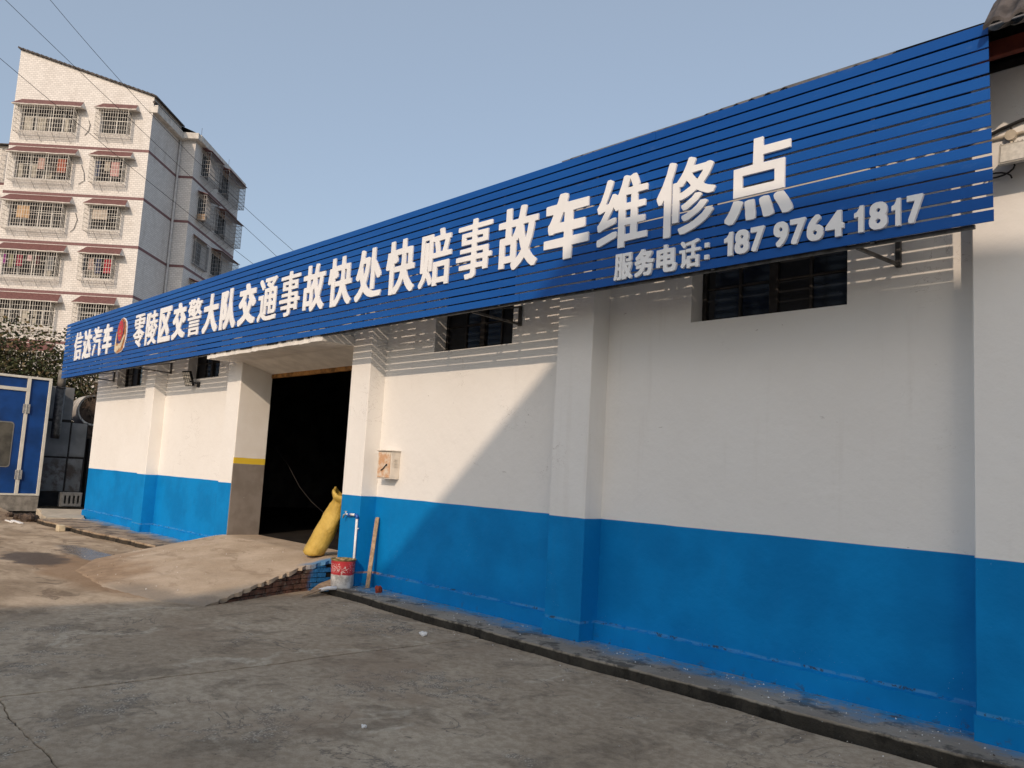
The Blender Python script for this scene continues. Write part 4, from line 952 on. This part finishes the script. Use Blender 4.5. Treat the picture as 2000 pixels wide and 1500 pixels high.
# ------------------------------------------------------------------ apartment block (local frame: x right, y away, z up)
ap=thing('apartment_building','tall white tiled apartment block with red brown bands and caged windows','apartment block',(0,0,0),YAW)
R0=Vector((-27.7,49.0,0)); cs,sn=math.cos(YAW),math.sin(YAW)
ap.location=(R0.x*cs-R0.y*sn, R0.x*sn+R0.y*cs, 0)
def lp(name,mb,mat,par=ap,**kw): return part(name,mb,mat,par,local=True,**kw)
XL,XR=-4.35,4.34            # front face ends
BT=[20.5-3.07*k for k in range(7)]          # tops of the tile bands
NF=6
LW=[(-3.80,-.34,21.36-3.07*k,23.06-3.07*k) for k in range(NF)]
SW=[(1.18,3.04,21.42-3.07*k,23.06-3.07*k) for k in range(NF)]
m=MB(); openings_wall(m,XL,XR,0,23.9,0,LW+SW,.2)
m.add([(XL,0,23.9),(XR,0,23.9),(XR,0,24.0),(XL,0,26.6)],[(0,1,2,3)])
m.add([(XR,0,0),(XR,4.3,0),(XR,4.3,24.0),(XR,0,24.0)],[(0,1,2,3)])
m.add([(XR,4.3,0),(5.42,4.3,0),(5.42,4.3,23.0),(XR,4.3,23.0)],[(0,1,2,3)])
m.add([(5.42,4.3,0),(5.42,13.4,0),(5.42,13.4,23.0),(5.42,4.3,23.0)],[(0,1,2,3)])
m.add([(XL,0,0),(XL,13.4,0),(XL,13.4,26.6),(XL,0,26.6)],[(0,3,2,1)])
m.add([(XL,13.4,0),(5.42,13.4,0),(5.42,13.4,23.0),(XL,13.4,26.6)],[(0,3,2,1)])
lp('wall',m,M['tile'])
for z in BT[:6]:
    m=MB(); m.box(XL-.012,XR+.012,-.012,.0,z-.17,z); m.box(XR,XR+.012,.001,4.287,z-.17,z); m.box(XR+.013,5.432,4.288,4.30,z-.17,z); m.box(5.42,5.432,4.301,13.4,z-.17,z); lp('tile_band',m,M['band'])
# roofs and concrete gutters
m=MB(); ro=[]
for i in range(30):
    x0=XL-.12+(XR+.15-XL+.12)*i/30; x1=XL-.12+(XR+.15-XL+.12)*(i+1)/30+.06
    z0=26.66-(x0-XL)*.2995; z1=26.66-(x1-XL)*.2995; up=.05
    m.add([(x0,-.16,z0+up),(x1,-.16,z1+.0),(x1,4.3,z1),(x0,4.3,z0+up),(x0,-.16,z0-.06),(x1,-.16,z1-.09),(x1,4.3,z1-.09),(x0,4.3,z0-.06)],[(0,1,2,3),(4,7,6,5),(0,4,5,1),(1,5,6,2),(2,6,7,3),(3,7,4,0)])
lp('tile_roof',m,M['rooftile'])
m=MB(); m.add([(XL-.1,4.3,26.6),(XR,4.3,23.98),(XR,13.5,23.98),(XL-.1,13.5,26.6)],[(0,1,2,3)]); m.add([(XR,4.3,23.98),(5.3,4.3,23.6),(5.3,13.5,23.6),(XR,13.5,23.98)],[(0,1,2,3)]); lp('rear_roof',m,M['rooftile'])
m=MB(); m.cbox(XR-.26,XR+.32,-.05,4.25,22.93,23.32,.02); m.cbox(XR+.08,XR+.32,-.05,4.25,23.321,23.42,.01)
m.cbox(XR+.33,5.72,3.9,4.28,22.98,23.40,.02); m.cbox(5.30,5.78,4.281,13.7,22.98,23.42,.02); lp('cornice',m,M['tin'])
m=MB(); 
for i in range(20): m.tube([(XR+.06,-.1+.21*i,23.60),(XR+.06,-.1+.21*i+.17,23.60)],.09,6)
lp('eave_tiles',m,M['rooftile'])
m=MB(); m.rock((5.0,4.9,23.5),.32,5,(1.6,1,.45),5); lp('roof_rubble',m,M['tin'])
m=MB(); m.bar((5.70,4.4,23.42),(5.70,4.4,23.95),.012); m.bar((5.72,9.8,23.42),(5.72,9.8,23.9),.012); lp('lightning_rod',m,M['wire'])
m=MB(); m.tube([(XR+.10,4.16,22.95),(XR+.10,4.16,0.2)],.075,10); lp('downpipe',m,M['pipe'])
# windows, panes, cages, awnings
def window(x0,x1,z0,z1,nm,seed,yy=.12):
    r=random.Random(seed); m=MB(); y=yy
    m.cbox(x0+.01,x0+.05,y,y+.06,z0+.01,z1-.01); m.cbox(x1-.05,x1-.01,y,y+.06,z0+.01,z1-.01); m.cbox(x0+.05,x1-.05,y,y+.06,z0+.01,z0+.05); m.cbox(x0+.05,x1-.05,y,y+.06,z1-.05,z1-.01)
    xs=[x0+.04+(x1-x0-.08)*i/nm for i in range(nm+1)]
    for x in xs[1:-1]: m.cbox(x-.03,x+.03,y-.004,y+.06,z0+.05,z1-.05)
    zt=z1-.75; m.cbox(x0+.05,x1-.05,y+.002,y+.058,zt-.02,zt+.02)
    f=lp('window',m,M['alufr'])
    for i in range(nm):
        p=MB(); p.box(xs[i],xs[i+1],y+.064,y+.07,z0+.02,z1-.02); o=part('pane',p,M['pane'],f,local=True)
        if r.random()<.4:
            c=MB(); a=xs[i]+.06; e=xs[i+1]-.06; w_=(e-a)*r.uniform(.35,1); zz=z0+.1
            n=14; c.add([(a+w_*q/n, y+.05+.008*math.cos(q*2.2), zq) for zq in (zz,z1-.78) for q in range(n+1)],[(q,q+1,n+2+q,n+1+q) for q in range(n)])
            part('curtain',c,M['curtain'],f,local=True)
    return f
for k,q in enumerate(LW): window(*q,4 if k!=4 else 5,k+3)
for k,q in enumerate(SW): window(*q,2,k+33)
def cage_parts(x0,x1,z0,z1,d,mat,slant=.0,nb=None,rb=.013):
    fr=MB(); R_=.021
    for x in (x0,x1):
        fr.bar((x,-d,z0),(x,-d,z1),R_); fr.bar((x,-d,z0),(x,-.005,z0),R_); fr.bar((x,-d,z1),(x,-.005,z1),R_)
    fr.bar((x0,-d,z0),(x1,-d,z0),R_); fr.bar((x0,-d,z1),(x1,-d,z1),R_)
    for q in (.33,.66): 
        xx=x0+(x1-x0)*q
        if x1-x0>3: fr.bar((xx,-d,z0),(xx,-d,z1),.018)
    ba=MB(); n=nb or int((x1-x0)/.15); H=6
    for i in range(1,n): xx=x0+(x1-x0)*i/n; ba.bar((xx,-d,z0),(xx,-d,z1),rb); ba.bar((xx,-d,z0),(xx,-.005,z0),rb*.8)
    for j in range(1,H): zz=z0+(z1-z0)*j/H; ba.bar((x0,-d,zz),(x1,-d,zz),rb)
    for x in (x0,x1):
        for j in range(1,H): zz=z0+(z1-z0)*j/H; ba.bar((x,-d,zz),(x,-.005,zz),rb)
        for yq in (.25,.5,.75): ba.bar((x,-d*yq,z0),(x,-d*yq,z1),rb)
    for yq in (.33,.66): ba.bar((x0,-d*yq,z0),(x1,-d*yq,z0),rb)
    br=MB(); nn=4 if x1-x0>3 else 2
    for i in range(nn): xx=x0+(x1-x0)*(i+.6)/nn; br.bar((xx,-d+.1,z0),(xx+.05,-.005,z0-.45),.011)
    return fr,ba,br
def awning(x0,x1,zb,zt,d,rnd):
    m=MB(); n=12; r=random.Random(rnd)
    zl=[zb+r.uniform(-.015,.015) for _ in range(n+1)]
    for i in range(n):
        a=x0+.22+(x1-x0-.44)*i/n; c=x0+.22+(x1-x0-.44)*(i+1)/n; e=x0+(x1-x0)*i/n; f=x0+(x1-x0)*(i+1)/n
        m.add([(e,-d,zl[i]),(f,-d,zl[i+1]),(c,-.004,zt),(a,-.004,zt)],[(0,1,2,3)],0)
        m.add([(e,-d,zl[i]),(f,-d,zl[i+1]),(f,-d+.01,zl[i+1]-.06),(e,-d+.01,zl[i]-.06)],[(0,1,2,3)],1)
        m.add([(e,-d+.01,zl[i]-.06),(f,-d+.01,zl[i+1]-.06),(f,-.004,zb+.05),(e,-.004,zb+.05)],[(0,1,2,3)],1)
    m.add([(x0,-d,zl[0]),(x0+.22,-.004,zt),(x0,-.004,zb+.05),(x0,-d+.01,zl[0]-.06)],[(0,1,2,3)],1); m.add([(x1,-d,zl[n]),(x1-.22,-.004,zt),(x1,-.004,zb+.05),(x1,-d+.01,zl[n]-.06)],[(0,1,2,3)],1)
    return m
lf,lb,lr=cage_parts(-3.88,-.24,21.09,22.78,.60,None); sf,sb,sr=cage_parts(1.10,3.12,21.19,22.80,.58,None)
ml=[mesh('window_cage',lf,M['cage']),mesh('bars',lb,M['cage']),mesh('brace',lr,M['cagegrey'])]; ms=[mesh('window_cage',sf,M['cage']),mesh('bars',sb,M['cage']),mesh('brace',sr,M['cagegrey'])]
for k in range(NF):
    for mm in (ml,ms):
        c=link('window_cage',mm[0],ap,(0,0,-3.07*k)); o=link('bars',mm[1],c); o['kind']='stuff'; link('brace',mm[2],c)
    me=mesh('awning',awning(-4.12,.20,22.82,23.36,.66,k),[M['awn'],M['tin']]); link('awning',me,ap,(0,0,-3.07*k))
    me=mesh('awning',awning(.98,3.60,22.84,23.36,.66,k+9),[M['awn'],M['tin']]); link('awning',me,ap,(0,0,-3.07*k))
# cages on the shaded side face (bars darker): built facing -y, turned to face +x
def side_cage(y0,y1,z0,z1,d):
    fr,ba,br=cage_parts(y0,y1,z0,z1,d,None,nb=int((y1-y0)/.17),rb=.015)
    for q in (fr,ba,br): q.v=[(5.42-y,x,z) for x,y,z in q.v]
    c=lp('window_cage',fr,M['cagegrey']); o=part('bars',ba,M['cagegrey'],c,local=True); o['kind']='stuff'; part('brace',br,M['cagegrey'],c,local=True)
    w=MB(); y1f=y1; y1=y0+(y1-y0)*.62; w.box(5.421,5.44,y0+.05,y1-.05,z0+.1,z1-.05); f=lp('window',w,M['alufr']); p=MB()
    for j in range(2): p.box(5.441,5.446,y0+.10+(y1-y0-.16)*j/2,y0+.06+(y1-y0-.16)*(j+1)/2,z0+.15,z1-.09)
    part('pane',p,M['pane'],f,local=True)
    y1=y1f; a=MB(); a.add([(5.425,y0-.1,z1+.30),(5.425,y1+.1,z1+.30),(5.42+d+.1,y1+.1,z1+.08),(5.42+d+.1,y0-.1,z1+.08),(5.425,y0-.1,z1+.26),(5.425,y1+.1,z1+.26),(5.42+d+.1,y1+.1,z1+.04),(5.42+d+.1,y0-.1,z1+.04)],[(0,1,2,3),(4,7,6,5),(0,4,5,1),(1,5,6,2),(2,6,7,3),(3,7,4,0)])
    lp('awning',a,M['band'])
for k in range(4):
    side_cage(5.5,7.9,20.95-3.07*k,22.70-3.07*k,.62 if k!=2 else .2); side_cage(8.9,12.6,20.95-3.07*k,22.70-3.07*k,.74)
m=MB(); m.tube([(.42,-.02,22.2),(.55,-.05,21.9),(.5,-.05,21.5),(.28,-.05,21.2)],.018,5); m.tube([(.3,-.05,19.3),(.52,-.05,18.8),(.6,-.05,18.3),(.25,-.05,18.05)],.018,5); m.tube([(.3,-.05,16.2),(.45,-.05,15.8),(.3,-.05,15.2),(.1,-.05,15.0)],.018,5); lp('drain_hose',m,M['wire'])

# left wing, set back and lower
wg=thing('apartment_wing','lower tiled wing with grey roof just visible left of the tall apartment block','apartment block',(0,0,0),YAW)
q=Vector((-36.0,52.0,0)); wg.location=(q.x*cs-q.y*sn,q.x*sn+q.y*cs,0)
m=MB(); ops=[(-1.2,1.4,19.3-3.07*k,20.9-3.07*k) for k in range(6)]; openings_wall(m,-4.5,2.6,0,21.4,0,ops,.2); m.add([(-4.5,0,21.4),(2.6,0,21.4),(2.6,9,21.4),(-4.5,9,21.4)],[(0,1,2,3)]); m.add([(-4.5,0,0),(-4.5,9,0),(-4.5,9,21.4),(-4.5,0,21.4)],[(0,1,2,3)]); part('wall',m,M['tile'],wg,local=True)
m=MB(); m.add([(-4.8,-.4,21.42),(2.6,-.4,21.42),(2.6,5,22.6),(-4.8,5,22.6),(-4.8,-.4,21.36),(2.6,-.4,21.36),(2.6,5,22.54),(-4.8,5,22.54)],[(0,1,2,3),(4,7,6,5),(0,4,5,1),(1,5,6,2),(2,6,7,3),(3,7,4,0)]); part('tile_roof',m,M['rooftile'],wg,local=True)
for k in range(6):
    m=MB(); z=18.9-3.07*k; m.box(-4.5,2.6,-.012,0,z-.17,z); part('tile_band',m,M['band'],wg,local=True)
    a,c,z0,z1=ops[k]; m=MB(); m.box(a,c,.14,.16,z0,z1); f=part('pane',m,M['pane'],wg,local=True)
    fr,ba,br=cage_parts(a-.2,c+.5,z0-.2,z1+.1,.5,None); cg=part('window_cage',fr,M['cage'],wg,local=True); o=part('bars',ba,M['cage'],cg,local=True); o['kind']='stuff'

# laundry inside the window cages
def hang(x,z,w_,h,colr,label,k,dy=-.34):
    mt=simple('cloth_'+label.split()[0],colr,.9,.12,5); n=7; m=MB()
    vs=[(x+w_*(i/n-.5)*(1 if zq>.5 else 1.06), dy+.03*math.cos(i*2.1+zq), z-h*(1-zq)) for zq in (0,.5,1) for i in range(n+1)]
    vs+= [(a,b_+.02,c) for a,b_,c in vs]; N=3*(n+1)
    fs=[(j*(n+1)+i,j*(n+1)+i+1,(j+1)*(n+1)+i+1,(j+1)*(n+1)+i) for j in range(2) for i in range(n)]
    fs+=[tuple(N+q for q in f[::-1]) for f in fs]
    m.add(vs,fs); me=mesh('garment',m,mt,(x,dy,z-h)); o=link('garment',me); p=Vector((R0.x+x,R0.y+dy,0))
    o.location=(p.x*cs-p.y*sn,p.x*sn+p.y*cs,z-h); o.rotation_euler=(0,0,YAW); tag(o,label,'laundry','laundry hanging in the window cages')
for x,f,w_,h,c,lb in [
 (-.75,1,.55,.85,(.36,.11,.07),'orange red cloth in the wide cage on the second floor from the top'),(-1.25,1,.35,.9,(.07,.06,.06),'black trousers beside the orange red cloth'),(-2.0,1,.4,.7,(.52,.36,.32),'pale pink shirt in the wide cage on the second floor from the top'),
 (2.55,1,.5,.9,(.55,.33,.32),'pink towel at the right of the narrow cage one floor below the top'),(1.5,1,.3,.95,(.06,.08,.14),'navy garment at the left of the narrow cage one floor below the top'),(2.05,1,.3,.6,(.46,.42,.36),'beige garment in the middle of the narrow cage one floor below the top'),
 (-2.75,2,.8,.75,(.56,.38,.22),'tan blind cloth in the wide cage on the third floor from the top'),(1.95,2,.9,.6,(.52,.46,.40),'row of cream shirts in the narrow cage on the third floor from the top'),
 (2.75,3,.45,.85,(.36,.03,.05),'bright red coat at the right of the narrow cage above the sign'),(2.2,3,.4,.9,(.05,.06,.12),'dark navy coat beside the bright red coat'),(1.75,3,.3,.7,(.42,.33,.30),'beige top left of the navy coat'),(1.35,3,.25,.8,(.05,.06,.08),'black top at the left of the narrow cage above the sign'),
 (-2.6,3,.35,.7,(.30,.03,.07),'dark red shirt in the wide cage above the tree'),(-3.5,3,.2,.6,(.33,.04,.30),'magenta shirt at the far left of the wide cage above the tree'),(-1.5,3,.3,.6,(.10,.03,.04),'maroon top in the middle of the wide cage above the tree'),(-2.0,3,.3,.35,(.60,.42,.44),'small pale pink towel in the wide cage above the tree'),(-.7,3,.4,.9,(.20,.21,.22),'grey trousers at the right of the wide cage above the tree'),(-3.1,3,.3,.8,(.28,.28,.18),'khaki shirt at the left of the wide cage above the tree')]:
    hang(x,22.55-3.07*f,w_,h,c,lb,f)
m=MB(); m.box(-.25,.25,-.2,.2,0,.4); me=mesh('cardboard_box',m,M['wood']); o=link('cardboard_box',me); p=Vector((R0.x+5.75,R0.y+5.75,0)); o.location=(p.x*cs-p.y*sn,p.x*sn+p.y*cs,17.92); o.rotation_euler=(0,0,YAW); tag(o,'brown carton on the floor of a cage on the shaded side of the block','box')

# power lines sagging past the apartment block
for pts,lb in [([(-36.96,4.43,20.08),(-37.68,6.01,19.83),(-38.54,8.98,18.35),(-39.12,12.48,16.42),(-39.38,17.44,13.53),(-39.16,22.56,10.52)],'middle overhead wire of the three crossing the apartment block'),
           ([(-37.98,6.27,21.44),(-38.47,7.80,20.98),(-39.03,10.91,18.62),(-39.20,12.25,17.77),(-39.45,17.37,14.58),(-39.23,22.48,11.81)],'uppermost overhead wire running down across the roof corner'),
           ([(-36.73,4.68,17.46),(-37.27,5.86,17.13),(-38.03,8.01,16.32),(-38.82,11.52,14.86),(-39.28,17.08,12.17),(-39.11,22.62,9.53)],'lowest overhead wire crossing the caged windows')]:
    m=MB(); P=[]
    A=np.array(pts); d=np.r_[0,np.cumsum(np.linalg.norm(np.diff(A,axis=0),axis=1))]
    co_=[np.polyfit(d,A[:,i],2) for i in range(3)]
    for s in np.linspace(-6,d[-1]+8,24): P.append(tuple(np.polyval(c,s) for c in co_))
    m.tube(P,.011,5); single('power_line',m,M['wire'],tuple(A[2]),lb,'wire','overhead wires')

# ------------------------------------------------------------------ the taller block across the yard (behind the camera) that shades the right half
m=MB(); H=12.0
poly=[(3.23,-7.6),(9.6,-8.36),(9.6,-19.5),(2.22,-19.5)]
m.prism(poly,'z',-.1,H); nb=thing('neighbour_building','plain rendered block across the yard that shades the right half of the workshop','building',(6,-13,0))
part('wall',m,M['neigh'],nb)
m=MB(); m.prism([(3.21,-7.58),(9.65,-8.35),(9.65,-19.55),(2.19,-19.55)],'z',H,H+.10); part('roof_slab',m,M['tin'],nb)
